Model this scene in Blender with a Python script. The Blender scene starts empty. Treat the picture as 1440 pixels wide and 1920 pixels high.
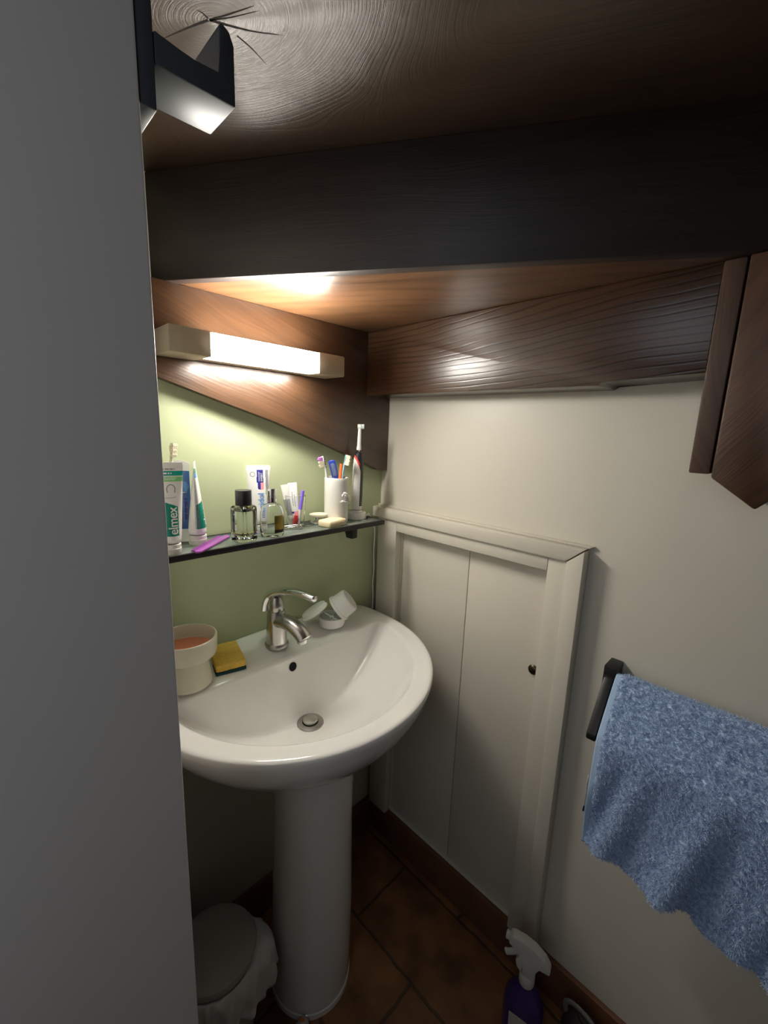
import bpy, bmesh, math, random
from mathutils import Vector, Matrix, noise as mnoise
random.seed(7)
PI = math.pi
S = bpy.context.scene
COL = S.collection

# ------------------------------------------------------------------ mesh helpers
def bx(bm, x0, x1, y0, y1, z0, z1, bev=0.0, seg=2, mi=0):
    r = bmesh.ops.create_cube(bm, size=1.0)
    vs = r['verts']
    for v in vs:
        v.co = Vector((x0 + (v.co.x + .5) * (x1 - x0), y0 + (v.co.y + .5) * (y1 - y0), z0 + (v.co.z + .5) * (z1 - z0)))
    fs = {f for v in vs for f in v.link_faces}
    for f in fs: f.material_index = mi
    if bev > 0:
        es = list({e for v in vs for e in v.link_edges})
        bmesh.ops.bevel(bm, geom=es, offset=bev, segments=seg, profile=.5, affect='EDGES', material=-1)
    return bm

def prism(bm, pts, axis, a0, a1, bev=0.0, seg=2, mi=0):
    """pts: 2-D outline in the two axes other than `axis` (cyclic order x,y,z)"""
    def P(p, a):
        if axis == 'x': return Vector((a, p[0], p[1]))
        if axis == 'y': return Vector((p[0], a, p[1]))
        return Vector((p[0], p[1], a))
    A = [bm.verts.new(P(p, a0)) for p in pts]; B = [bm.verts.new(P(p, a1)) for p in pts]
    n = len(pts)
    fs = [bm.faces.new(A), bm.faces.new(list(reversed(B)))]
    for i in range(n):
        fs.append(bm.faces.new([A[(i + 1) % n], A[i], B[i], B[(i + 1) % n]]))
    for f in fs: f.material_index = mi
    if bev > 0:
        es = list({e for f in fs for e in f.edges})
        bmesh.ops.bevel(bm, geom=es, offset=bev, segments=seg, profile=.5, affect='EDGES', material=-1)
    return bm

def loft(bm, rings, cap0=True, cap1=True, closed=True, mi=0):
    R = [[bm.verts.new(p) for p in ring] for ring in rings]
    n = len(R[0])
    for a, b in zip(R[:-1], R[1:]):
        for i in range(n if closed else n - 1):
            j = (i + 1) % n
            f = bm.faces.new([a[i], a[j], b[j], b[i]]); f.material_index = mi
    if cap0: bm.faces.new(list(reversed(R[0]))).material_index = mi
    if cap1: bm.faces.new(R[-1]).material_index = mi
    return R

def lathe(bm, prof, n=40, c=(0, 0, 0), cap0=True, cap1=True, sx=1, sy=1, mi=0):
    rings = []
    for r, z in prof:
        rings.append([Vector((c[0] + sx * r * math.cos(2 * PI * i / n), c[1] + sy * r * math.sin(2 * PI * i / n), c[2] + z)) for i in range(n)])
    loft(bm, rings, cap0, cap1, mi=mi)
    return bm

def sweep(bm, path, rad, n=12, up=Vector((0, 0, 1)), mi=0, cap=True):
    """path: list of points; rad: list of (rw, rh) or floats. Elliptic section swept along it."""
    path = [Vector(p) for p in path]; rings = []
    for i, p in enumerate(path):
        t = (path[min(i + 1, len(path) - 1)] - path[max(i - 1, 0)]).normalized()
        s = t.cross(up)
        if s.length < 1e-4: s = t.cross(Vector((1, 0, 0)))
        s.normalize(); u = s.cross(t).normalized()
        r = rad[i] if isinstance(rad, (list, tuple)) else rad
        rw, rh = r if isinstance(r, tuple) else (r, r)
        rings.append([p + s * rw * math.cos(2 * PI * k / n) + u * rh * math.sin(2 * PI * k / n) for k in range(n)])
    loft(bm, rings, cap, cap, mi=mi)
    return bm

def spline(pts, n=24):
    pts = [Vector(p) for p in pts]; out = []
    q = [pts[0] * 2 - pts[1]] + pts + [pts[-1] * 2 - pts[-2]]
    m = len(pts) - 1
    for k in range(n + 1):
        f = min(k / n * m, m - 1e-6); i = int(f); t = f - i
        a, b, c, d = q[i], q[i + 1], q[i + 2], q[i + 3]
        out.append(.5 * ((2 * b) + (c - a) * t + (2 * a - 5 * b + 4 * c - d) * t * t + (3 * b - a - 3 * c + d) * t ** 3))
    return out

def xform(bm, M):
    bmesh.ops.transform(bm, matrix=M, verts=bm.verts)
    return bm

def obj(name, bm, mats, parent=None, loc=None, rot=None, smooth=True, ang=35, recalc=True):
    me = bpy.data.meshes.new(name)
    if recalc: bmesh.ops.recalc_face_normals(bm, faces=bm.faces)
    bm.to_mesh(me); bm.free()
    for m in (mats if isinstance(mats, (list, tuple)) else [mats]): me.materials.append(m)
    if smooth:
        me.polygons.foreach_set('use_smooth', [True] * len(me.polygons))
        try: me.set_sharp_from_angle(angle=math.radians(ang))
        except Exception: pass
    o = bpy.data.objects.new(name, me); COL.objects.link(o)
    if parent: o.parent = parent
    if loc: o.location = loc
    if rot: o.rotation_euler = rot
    return o

def thing(name, label, cat, loc=(0, 0, 0), rotz=0.0, group=None):
    o = bpy.data.objects.new(name, None); COL.objects.link(o)
    o.empty_display_size = .02
    o.location = loc; o.rotation_euler = (0, 0, rotz)
    o['label'] = label; o['category'] = cat
    if group: o['group'] = group
    return o

def tag(o, label, cat, group=None):
    o['label'] = label; o['category'] = cat
    if group: o['group'] = group
    return o

def struct(o):
    o['kind'] = 'structure'
    return o

B = bmesh.new

def text_geo(body, size, align='LEFT', space=1.0):
    cu = bpy.data.curves.new('lettering', 'FONT')
    cu.body = body; cu.size = size; cu.align_x = align; cu.space_character = space
    cu.offset = size * .012
    o = bpy.data.objects.new('lettering', cu); COL.objects.link(o)
    dg = bpy.context.evaluated_depsgraph_get()
    me = bpy.data.meshes.new_from_object(o.evaluated_get(dg))
    V = [v.co.copy() for v in me.vertices]; F = [list(p.vertices) for p in me.polygons]
    bpy.data.objects.remove(o); bpy.data.curves.remove(cu); bpy.data.meshes.remove(me)
    return V, F

def text_on(name, body, size, mat, parent, fn, align='LEFT', space=1.0):
    """fn maps the letter plane (a along the line, b up) to a point of the surface"""
    V, F = text_geo(body, size, align, space)
    bm = B(); vs = [bm.verts.new(v) for v in V]
    for f in F:
        try: bm.faces.new([vs[i] for i in f])
        except ValueError: pass
    for _ in range(3):
        es = [e for e in bm.edges if e.calc_length() > size * .16]
        if es: bmesh.ops.subdivide_edges(bm, edges=es, cuts=1)
    bmesh.ops.triangulate(bm, faces=bm.faces)
    for v in bm.verts: v.co = fn(v.co.x, v.co.y)
    return obj(name, bm, mat, parent, smooth=False)

# ------------------------------------------------------------------ materials
def nodes(name):
    m = bpy.data.materials.new(name); m.use_nodes = True
    nt = m.node_tree
    return m, nt, nt.nodes['Principled BSDF']

def N(nt, t, **kw):
    n = nt.nodes.new(t)
    for k, v in kw.items():
        if k in n.inputs: n.inputs[k].default_value = v
        else: setattr(n, k, v)
    return n

def rgb(c): return (c[0], c[1], c[2], 1)

def simple(name, c, rough=.5, metal=0.0, coat=0.0, trans=0.0, ior=1.45, sss=0.0, bump=0.0, bscale=200, var=0.0, vscale=8):
    m, nt, p = nodes(name)
    p.inputs['Base Color'].default_value = rgb(c)
    p.inputs['Roughness'].default_value = rough; p.inputs['Metallic'].default_value = metal
    p.inputs['IOR'].default_value = ior
    if coat: p.inputs['Coat Weight'].default_value = coat; p.inputs['Coat Roughness'].default_value = .08
    if trans: p.inputs['Transmission Weight'].default_value = trans
    if sss:
        p.inputs['Subsurface Weight'].default_value = sss; p.inputs['Subsurface Radius'].default_value = (.02, .012, .008); p.inputs['Subsurface Scale'].default_value = .3
    L = nt.links
    tc = N(nt, 'ShaderNodeTexCoord')
    if var:
        no = N(nt, 'ShaderNodeTexNoise', Scale=vscale, Detail=5.0); L.new(tc.outputs['Object'], no.inputs['Vector'])
        mx = N(nt, 'ShaderNodeMix', data_type='RGBA')
        mx.inputs['A'].default_value = rgb([x * (1 - var) for x in c]); mx.inputs['B'].default_value = rgb([min(1, x * (1 + var)) for x in c])
        L.new(no.outputs['Fac'], mx.inputs['Factor']); L.new(mx.outputs['Result'], p.inputs['Base Color'])
    if bump:
        n2 = N(nt, 'ShaderNodeTexNoise', Scale=bscale, Detail=4.0); L.new(tc.outputs['Object'], n2.inputs['Vector'])
        b = N(nt, 'ShaderNodeBump', Strength=bump, Distance=.002); L.new(n2.outputs['Fac'], b.inputs['Height']); L.new(b.outputs['Normal'], p.inputs['Normal'])
    return m

def emit(name, c, s):
    m, nt, p = nodes(name)
    p.inputs['Base Color'].default_value = rgb(c)
    p.inputs['Emission Color'].default_value = rgb(c); p.inputs['Emission Strength'].default_value = s
    return m

def wood(name, dark, light, g, perp, rough=.34, fine=90.0, rings=26.0, coat=.35, knot=None, seed=0.0, contrast=1.0, lines=1.0, wav=.22, jit_amp=3.0, rpow=3.0, bump=.35):
    """varnished wood with its grain along g; perp = across the face; knot = (a, b) in that frame"""
    m, nt, p = nodes(name); L = nt.links
    tc = N(nt, 'ShaderNodeTexCoord')
    g = Vector(g).normalized(); u = Vector(perp).normalized(); w = g.cross(u).normalized()
    def dot(v):
        d = N(nt, 'ShaderNodeVectorMath', operation='DOT_PRODUCT'); d.inputs[1].default_value = v
        L.new(tc.outputs['Object'], d.inputs[0]); return d.outputs['Value']
    def math_(op, a, b=None):
        n = N(nt, 'ShaderNodeMath', operation=op)
        for i, s in enumerate((a, b)):
            if s is None: continue
            if isinstance(s, (int, float)): n.inputs[i].default_value = s
            else: L.new(s, n.inputs[i])
        return n.outputs[0]
    dg, du, dw = dot(g), dot(u), dot(w)
    def comb(a, b, c):
        n = N(nt, 'ShaderNodeCombineXYZ')
        for i, s in enumerate((a, b, c)):
            if isinstance(s, (int, float)): n.inputs[i].default_value = s
            else: L.new(s, n.inputs[i])
        return n.outputs[0]
    # slow wander of the growth rings
    wander = N(nt, 'ShaderNodeTexNoise', Scale=1.0, Detail=2.0)
    L.new(comb(math_('ADD', math_('MULTIPLY', dg, 2.2), seed), math_('MULTIPLY', du, 5.0), math_('MULTIPLY', dw, 5.0)), wander.inputs['Vector'])
    r = math_('ADD', du, math_('MULTIPLY', wander.outputs['Fac'], wav))
    if knot:
        # rings bend round the knot and close into ellipses at it
        ka = math_('MULTIPLY', math_('SUBTRACT', dg, knot[0]), .62); kb = math_('SUBTRACT', du, knot[1])
        dist = math_('SQRT', math_('ADD', math_('MULTIPLY', ka, ka), math_('MULTIPLY', kb, kb)))
        dist = math_('ADD', dist, math_('MULTIPLY', wander.outputs['Fac'], .05))
        fall = N(nt, 'ShaderNodeMapRange'); fall.inputs['From Min'].default_value = .03; fall.inputs['From Max'].default_value = .26
        fall.inputs['To Min'].default_value = 1; fall.inputs['To Max'].default_value = 0
        fall.interpolation_type = 'SMOOTHSTEP'
        L.new(dist, fall.inputs['Value'])
        mixr = N(nt, 'ShaderNodeMix', data_type='FLOAT')
        L.new(fall.outputs[0], mixr.inputs['Factor']); L.new(r, mixr.inputs['A']); L.new(math_('MULTIPLY', dist, 1.6), mixr.inputs['B'])
        r = mixr.outputs['Result']
    ph = math_('MULTIPLY', r, rings * 2 * PI)
    jit = N(nt, 'ShaderNodeTexNoise', Scale=1.0, Detail=3.0)
    L.new(comb(math_('MULTIPLY', dg, 7.0), math_('MULTIPLY', r, 60.0), math_('MULTIPLY', dw, 30.0)), jit.inputs['Vector'])
    ph = math_('ADD', ph, math_('MULTIPLY', jit.outputs['Fac'], jit_amp))
    ring = math_('POWER', math_('ADD', math_('MULTIPLY', math_('SINE', ph), .5), .5), rpow)
    fibre = N(nt, 'ShaderNodeTexNoise', Scale=1.0, Detail=6.0, Roughness=.65)
    L.new(comb(math_('MULTIPLY', dg, 9.0), math_('MULTIPLY', r, fine * 4), math_('MULTIPLY', dw, fine * 4)), fibre.inputs['Vector'])
    blot = N(nt, 'ShaderNodeTexNoise', Scale=1.0, Detail=3.0)
    L.new(comb(math_('ADD', math_('MULTIPLY', dg, 4.0), seed * 2), math_('MULTIPLY', du, 14.0), math_('MULTIPLY', dw, 14.0)), blot.inputs['Vector'])
    f = math_('ADD', math_('MULTIPLY', fibre.outputs['Fac'], .75), math_('MULTIPLY', blot.outputs['Fac'], .65))
    f = math_('SUBTRACT', f, math_('MULTIPLY', ring, .30 * lines))
    cr = N(nt, 'ShaderNodeValToRGB')
    cr.color_ramp.elements[0].position = .5 - .32 * contrast; cr.color_ramp.elements[0].color = rgb(dark)
    cr.color_ramp.elements[1].position = .5 + .42 * contrast; cr.color_ramp.elements[1].color = rgb(light)
    L.new(f, cr.inputs['Fac']); L.new(cr.outputs['Color'], p.inputs['Base Color'])
    p.inputs['Roughness'].default_value = rough
    p.inputs['Coat Weight'].default_value = coat; p.inputs['Coat Roughness'].default_value = .22
    b = N(nt, 'ShaderNodeBump', Strength=bump, Distance=.0012)
    L.new(math_('SUBTRACT', fibre.outputs['Fac'], math_('MULTIPLY', ring, .7 * lines)), b.inputs['Height'])
    L.new(b.outputs['Normal'], p.inputs['Normal']); L.new(b.outputs['Normal'], p.inputs['Coat Normal'])
    return m

M = {}
M['cream_wall'] = simple('cream_wall_paint', (.66, .625, .535), .42, bump=.22, bscale=55, var=.025, vscale=7)
M['cream_trim'] = simple('cream_gloss_paint', (.64, .60, .51), .36, bump=.12, bscale=90, var=.03, vscale=12)
M['grey_wall'] = simple('pale_grey_paint', (.70, .68, .66), .5, bump=.05, bscale=160, var=.02, vscale=5)
M['ceramic'] = simple('white_ceramic', (.80, .79, .75), .12, coat=.6, var=.015, vscale=10)
M['chrome'] = simple('worn_chrome', (.50, .49, .47), .24, 1.0, var=.12, vscale=60, bump=.05, bscale=120)
M['bright_chrome'] = simple('bright_chrome', (.82, .82, .83), .07, 1.0)
M['dull_chrome'] = simple('limescaled_chrome', (.42, .41, .38), .34, 1.0, var=.25, vscale=90)
M['steel'] = simple('brushed_steel', (.55, .54, .50), .3, 1.0)
M['dark_steel'] = simple('dark_hook_metal', (.052, .060, .072), .42, .15, var=.1, vscale=40)
M['black'] = simple('black_painted_metal', (.012, .012, .013), .42)
M['hole'] = simple('dark_cavity', (.006, .005, .004), .9)
M['glass'] = simple('clear_glass', (.97, .985, .97), .0, trans=1.0, ior=1.45)
M['clear_plastic'] = simple('clear_plastic', (.93, .95, .95), .03, trans=1.0, ior=1.3)
def dusty_glass():
    m, nt, p = nodes('dusty_shelf_glass'); L = nt.links
    tc = N(nt, 'ShaderNodeTexCoord'); no = N(nt, 'ShaderNodeTexNoise', Scale=38.0, Detail=6.0); L.new(tc.outputs['Object'], no.inputs['Vector'])
    cr = N(nt, 'ShaderNodeValToRGB'); cr.color_ramp.elements[0].position = .35; cr.color_ramp.elements[0].color = (.27, .31, .285, 1); cr.color_ramp.elements[1].position = .7; cr.color_ramp.elements[1].color = (.55, .59, .55, 1)
    L.new(no.outputs['Fac'], cr.inputs['Fac']); L.new(cr.outputs['Color'], p.inputs['Base Color']); p.inputs['Roughness'].default_value = .16
    tr = N(nt, 'ShaderNodeBsdfTransparent'); tr.inputs['Color'].default_value = (.88, .96, .91, 1)
    mx = N(nt, 'ShaderNodeMixShader'); mx.inputs['Fac'].default_value = .34
    L.new(tr.outputs[0], mx.inputs[1]); L.new(p.outputs[0], mx.inputs[2]); L.new(mx.outputs[0], nt.nodes['Material Output'].inputs['Surface'])
    return m
M['shelf_glass'] = dusty_glass()
M['white_plastic'] = simple('white_plastic', (.78, .77, .73), .32, coat=.2)
M['old_plastic'] = simple('yellowed_plastic', (.70, .66, .52), .45, var=.06, vscale=18)
M['lamp_cream'] = simple('aged_cream_plastic', (.42, .36, .26), .42, var=.10, vscale=25, bump=.05, bscale=60)
M['diffuser'] = emit('lit_lamp_diffuser', (1.0, .955, .87), 74.0)
M['tube_white'] = simple('white_tube_plastic', (.84, .83, .80), .28, coat=.2)
M['cap_white'] = simple('white_cap', (.80, .78, .72), .35)
M['teal'] = simple('green_teal_print', (.0, .23, .16), .3)
M['teal2'] = simple('turquoise_print', (.01, .36, .29), .3)
M['lime'] = simple('light_green_print', (.22, .62, .22), .3)
M['print_white'] = simple('white_print', (.86, .87, .85), .35)
M['print_grey'] = simple('grey_print', (.32, .33, .36), .4)
M['print_navy'] = simple('navy_print', (.03, .03, .26), .35)
M['print_blue'] = simple('blue_print', (.10, .32, .72), .35)
M['print_pink'] = simple('pink_print', (.85, .35, .38), .35)
M['pack_blue'] = simple('blue_packet_print', (.03, .14, .46), .3, var=.4, vscale=60)
M['purple_comb'] = simple('purple_comb_plastic', (.34, .075, .38), .22, coat=.3)
M['gold'] = simple('gold_label_foil', (.42, .31, .06), .38, .6, var=.45, vscale=220)
M['label_black'] = simple('black_label_print', (.02, .016, .01), .4)
M['juice'] = simple('pale_yellow_scent', (.86, .88, .45), .0, trans=1.0, ior=1.36)
M['violet'] = simple('violet_handle', (.22, .13, .72), .3, coat=.2)
M['red'] = simple('red_plastic', (.62, .03, .04), .35)
M['pink'] = simple('pink_plastic', (.9, .28, .30), .35)
M['orange'] = simple('orange_handle', (.90, .17, .04), .3, coat=.2)
M['navy'] = simple('navy_rubber', (.025, .02, .10), .4)
M['blue_br'] = simple('blue_brush_plastic', (.03, .06, .42), .35)
M['blue_dots'] = simple('blue_speckled_rubber', (.10, .14, .26), .5, var=1.0, vscale=420)
M['aqua'] = simple('pale_blue_handle', (.30, .56, .66), .3, coat=.2)
M['teal_handle'] = simple('teal_handle', (.06, .22, .25), .35)
M['bristle'] = simple('ivory_bristles', (.80, .74, .56), .6, bump=.6, bscale=700)
M['mauve_br'] = simple('mauve_bristles', (.62, .22, .70), .6, bump=.6, bscale=700)
M['bristle_blue'] = simple('white_blue_bristles', (.70, .80, .80), .6, bump=.6, bscale=700)
M['stoneware'] = simple('matt_white_stoneware', (.76, .75, .71), .5, var=.02, vscale=14)
M['soap'] = simple('cream_soap', (.80, .67, .44), .45, sss=.1, var=.05, vscale=40)
M['salmon'] = simple('salmon_soap_paste', (.68, .22, .12), .5, sss=.1, var=.06, vscale=40)
M['sponge'] = simple('yellow_sponge', (.74, .47, .09), .9, bump=1.0, bscale=260, var=.22, vscale=120)
M['scourer'] = simple('dark_green_scourer', (.008, .055, .060), .9, bump=1.0, bscale=420, var=.3, vscale=200)
M['brush_black'] = simple('black_handle_plastic', (.016, .017, .022), .3, coat=.2)
M['brush_red'] = simple('red_accent_plastic', (.62, .05, .045), .3, coat=.2)
M['cable'] = simple('white_cable', (.74, .73, .69), .45)
M['brass'] = simple('tarnished_brass', (.09, .07, .04), .35, 1.0, var=.5, vscale=200)
M['bin_grey'] = simple('grey_bin_plastic', (.36, .36, .32), .42, var=.04, vscale=12)
M['bag'] = simple('white_bin_bag', (.62, .63, .62), .38, bump=.5, bscale=45)
M['purple_bottle'] = simple('purple_bottle_plastic', (.045, .025, .14), .22, coat=.4)
M['trigger'] = simple('dusty_white_trigger', (.62, .61, .56), .5, var=.06, vscale=40)
M['dark_plastic'] = simple('dark_brown_plastic', (.035, .028, .028), .4)
M['grey_rubber'] = simple('grey_handle_plastic', (.16, .15, .14), .5)
M['terracotta_base'] = simple('terracotta_baseboard', (.155, .068, .034), .5, var=.3, vscale=10, bump=.2, bscale=60)
M['orange_print'] = simple('orange_print', (.62, .16, .05), .5)
M['paper'] = simple('off_white_card', (.55, .52, .46), .7)

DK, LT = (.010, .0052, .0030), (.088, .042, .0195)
XN = (1, 0, 0)
RP, RQ = Vector((-.630, .0, 0)), Vector((.0, -1.023, 0))
RDIR = (RQ - RP).normalized(); RNORM = Vector((-.852, -.524, 0)).normalized()
M['wood_back'] = wood('stair_wood_back_string', DK, LT, (1, 0, -.32), (.32, 0, 1), seed=1.3, lines=.25, fine=60, wav=.07)
M['wood_right'] = wood('stair_wood_right_string', DK, (.070, .034, .0165), (0, -1, .06), (0, .06, 1), seed=4.1, rings=78, lines=1.1, fine=60, rough=.33, wav=.05, jit_amp=1.0, rpow=9.0, bump=.2)
M['wood_soffit'] = wood('stair_wood_low_tread', DK, (.18, .086, .038), RDIR + Vector((-.25, 0, 0)), RNORM, seed=7.7, lines=.45, wav=.12)
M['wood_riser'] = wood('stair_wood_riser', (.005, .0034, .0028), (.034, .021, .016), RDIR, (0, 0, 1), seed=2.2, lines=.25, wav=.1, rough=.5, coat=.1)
KP = Vector((-.669, -.376, 0))
M['wood_tread'] = wood('stair_wood_high_tread', DK, (.072, .040, .022), RDIR, RNORM, seed=9.4, rings=75, lines=.24, wav=.12, knot=(KP.dot(RDIR), KP.dot(RNORM)), rough=.42, coat=.65)
M['wood_post'] = wood('stair_wood_post', (.014, .0075, .0045), (.105, .056, .034), (0, .12, 1), (0, 1, -.12), seed=5.5, lines=.3, rough=.5, coat=.08)
M['wood_post2'] = wood('stair_wood_newel', (.014, .0068, .0036), (.115, .052, .026), (0, -.62, .78), (0, .78, .62), seed=6.5, lines=.3, rough=.48, coat=.1)
M['crack'] = simple('dark_wood_crack', (.008, .005, .003), .9)

def green_wall_mat():
    m, nt, p = nodes('green_and_cream_wall_paint'); L = nt.links
    tc = N(nt, 'ShaderNodeTexCoord'); sp = N(nt, 'ShaderNodeSeparateXYZ'); L.new(tc.outputs['Object'], sp.inputs[0])
    no = N(nt, 'ShaderNodeTexNoise', Scale=9.0, Detail=3.0); L.new(tc.outputs['Object'], no.inputs['Vector'])
    ad = N(nt, 'ShaderNodeMath', operation='MULTIPLY_ADD'); ad.inputs[1].default_value = .03; L.new(no.outputs['Fac'], ad.inputs[0]); L.new(sp.outputs['Z'], ad.inputs[2])
    mr = N(nt, 'ShaderNodeMapRange'); mr.inputs['From Min'].default_value = .875; mr.inputs['From Max'].default_value = .881; L.new(ad.outputs[0], mr.inputs['Value'])
    n2 = N(nt, 'ShaderNodeTexNoise', Scale=14.0, Detail=6.0); L.new(tc.outputs['Object'], n2.inputs['Vector'])
    g = N(nt, 'ShaderNodeMix', data_type='RGBA'); g.inputs['A'].default_value = (.45, .50, .30, 1); g.inputs['B'].default_value = (.50, .55, .345, 1); L.new(n2.outputs['Fac'], g.inputs['Factor'])
    mx = N(nt, 'ShaderNodeMix', data_type='RGBA'); mx.inputs['A'].default_value = (.50, .485, .41, 1)
    L.new(mr.outputs[0], mx.inputs['Factor']); L.new(g.outputs['Result'], mx.inputs['B']); L.new(mx.outputs['Result'], p.inputs['Base Color'])
    p.inputs['Roughness'].default_value = .5
    n3 = N(nt, 'ShaderNodeTexNoise', Scale=40.0, Detail=5.0); L.new(tc.outputs['Object'], n3.inputs['Vector'])
    b = N(nt, 'ShaderNodeBump', Strength=.25, Distance=.002); L.new(n3.outputs['Fac'], b.inputs['Height']); L.new(b.outputs['Normal'], p.inputs['Normal'])
    return m

def floor_mat():
    m, nt, p = nodes('terracotta_floor_tiles'); L = nt.links
    tc = N(nt, 'ShaderNodeTexCoord'); sp = N(nt, 'ShaderNodeSeparateXYZ'); L.new(tc.outputs['Object'], sp.inputs[0])
    a = N(nt, 'ShaderNodeMath', operation='ADD'); a.inputs[1].default_value = .41; L.new(sp.outputs['Y'], a.inputs[0])
    c = N(nt, 'ShaderNodeMath', operation='ADD'); c.inputs[1].default_value = .237; L.new(sp.outputs['X'], c.inputs[0])
    cb = N(nt, 'ShaderNodeCombineXYZ'); L.new(a.outputs[0], cb.inputs[0]); L.new(c.outputs[0], cb.inputs[1])
    dn = N(nt, 'ShaderNodeTexNoise', Scale=22.0, Detail=3.0); L.new(tc.outputs['Object'], dn.inputs['Vector'])
    ds = N(nt, 'ShaderNodeVectorMath', operation='SCALE'); ds.inputs['Scale'].default_value = .012; L.new(dn.outputs['Color'], ds.inputs[0])
    av = N(nt, 'ShaderNodeVectorMath', operation='ADD'); L.new(cb.outputs[0], av.inputs[0]); L.new(ds.outputs[0], av.inputs[1])
    br = N(nt, 'ShaderNodeTexBrick'); br.offset = .5
    br.inputs['Scale'].default_value = 1; br.inputs['Brick Width'].default_value = .42; br.inputs['Row Height'].default_value = .21
    br.inputs['Mortar Size'].default_value = .005; br.inputs['Mortar Smooth'].default_value = .4; br.inputs['Bias'].default_value = 0
    br.inputs['Color1'].default_value = (.30, .135, .055, 1); br.inputs['Color2'].default_value = (.21, .095, .045, 1); br.inputs['Mortar'].default_value = (.12, .068, .040, 1)
    L.new(av.outputs[0], br.inputs['Vector'])
    no = N(nt, 'ShaderNodeTexNoise', Scale=9.0, Detail=6.0); L.new(tc.outputs['Object'], no.inputs['Vector'])
    cr = N(nt, 'ShaderNodeValToRGB'); cr.color_ramp.elements[0].position = .33; cr.color_ramp.elements[0].color = (.40, .36, .34, 1); cr.color_ramp.elements[1].position = .68; cr.color_ramp.elements[1].color = (1.15, 1.1, 1.0, 1)
    L.new(no.outputs['Fac'], cr.inputs['Fac'])
    mu = N(nt, 'ShaderNodeMix', data_type='RGBA', blend_type='MULTIPLY'); mu.inputs['Factor'].default_value = 1
    L.new(br.outputs['Color'], mu.inputs['A']); L.new(cr.outputs['Color'], mu.inputs['B']); L.new(mu.outputs['Result'], p.inputs['Base Color'])
    p.inputs['Roughness'].default_value = .45
    b = N(nt, 'ShaderNodeBump', Strength=.5, Distance=.004)
    iv = N(nt, 'ShaderNodeMath', operation='MULTIPLY_ADD'); iv.inputs[1].default_value = -1; L.new(br.outputs['Fac'], iv.inputs[0]); L.new(no.outputs['Fac'], iv.inputs[2])
    L.new(iv.outputs[0], b.inputs['Height']); L.new(b.outputs['Normal'], p.inputs['Normal'])
    return m
M['green_wall'] = green_wall_mat(); M['floor'] = floor_mat()

def towel_mat():
    m, nt, p = nodes('blue_terry_cloth'); L = nt.links
    tc = N(nt, 'ShaderNodeTexCoord')
    no = N(nt, 'ShaderNodeTexNoise', Scale=170.0, Detail=4.0); L.new(tc.outputs['Object'], no.inputs['Vector'])
    cr = N(nt, 'ShaderNodeValToRGB'); cr.color_ramp.elements[0].position = .3; cr.color_ramp.elements[0].color = (.24, .36, .60, 1)
    cr.color_ramp.elements[1].position = .72; cr.color_ramp.elements[1].color = (.66, .80, .98, 1)
    L.new(no.outputs['Fac'], cr.inputs['Fac']); L.new(cr.outputs['Color'], p.inputs['Base Color'])
    p.inputs['Roughness'].default_value = .95
    p.inputs['Sheen Weight'].default_value = .25
    return m
M['towel'] = towel_mat()
M['towel_hem'] = simple('woven_blue_hem', (.42, .58, .80), .85, bump=.4, bscale=500)

# ------------------------------------------------------------------ the setting
struct(obj('floor', bx(B(), -3.2, .1, -2.8, .1, -.06, 0), M['floor'], smooth=False))
struct(obj('wall_back', bx(B(), -1.3, .1, 0, .1, 0, 2.5), M['green_wall'], smooth=False))
bm = bx(B(), 0, .1, -2.8, 0, 0, .113); bx(bm, 0, .1, -2.8, 0, 1.108, 2.5); bx(bm, 0, .1, -.094, 0, .113, 1.108); bx(bm, 0, .1, -2.8, -.556, .113, 1.108)
struct(obj('wall_right', bm, M['cream_wall'], smooth=False))
struct(obj('wall_left', bx(B(), -1.75, -.786, -.5, -.001, 0, 2.5, .003), M['grey_wall']))
struct(obj('baseboard_back', bx(B(), -.785, -.012, -.012, 0, 0, .115, .002), M['terracotta_base']))
struct(obj('baseboard_right', bx(B(), -.013, 0, -2.5, 0, 0, .113, .002), M['terracotta_base']))

# low cupboard door: two painted boards set in a framed opening
d = bpy.data.objects.new('door_1', None); COL.objects.link(d); struct(d)
d.location = (.016, -.32, .116)
obj('door_panel', bx(B(), -.006, .012, -.012, .2255, 0, .991, .0012), M['cream_trim'], d)
obj('door_panel', bx(B(), -.006, .012, -.2355, -.0142, 0, .991, .0012), M['cream_trim'], d)
bm = B(); lathe(bm, [(.0, .0), (.012, .0), (.0125, .003), (.010, .006), (.005, .0075), (.0, .0078)], 28, cap0=False, cap1=False)
lathe(bm, [(.0032, .0076), (.0032, .010), (.0, .0105)], 12, cap0=False, cap1=False)
xform(bm, Matrix.Translation((-.006, -.2165, .728)) @ Matrix.Rotation(-PI / 2, 4, 'Y'))
k = obj('latch_knob', bm, M['brass'], d); k['label'] = 'small dark brass latch'

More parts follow.
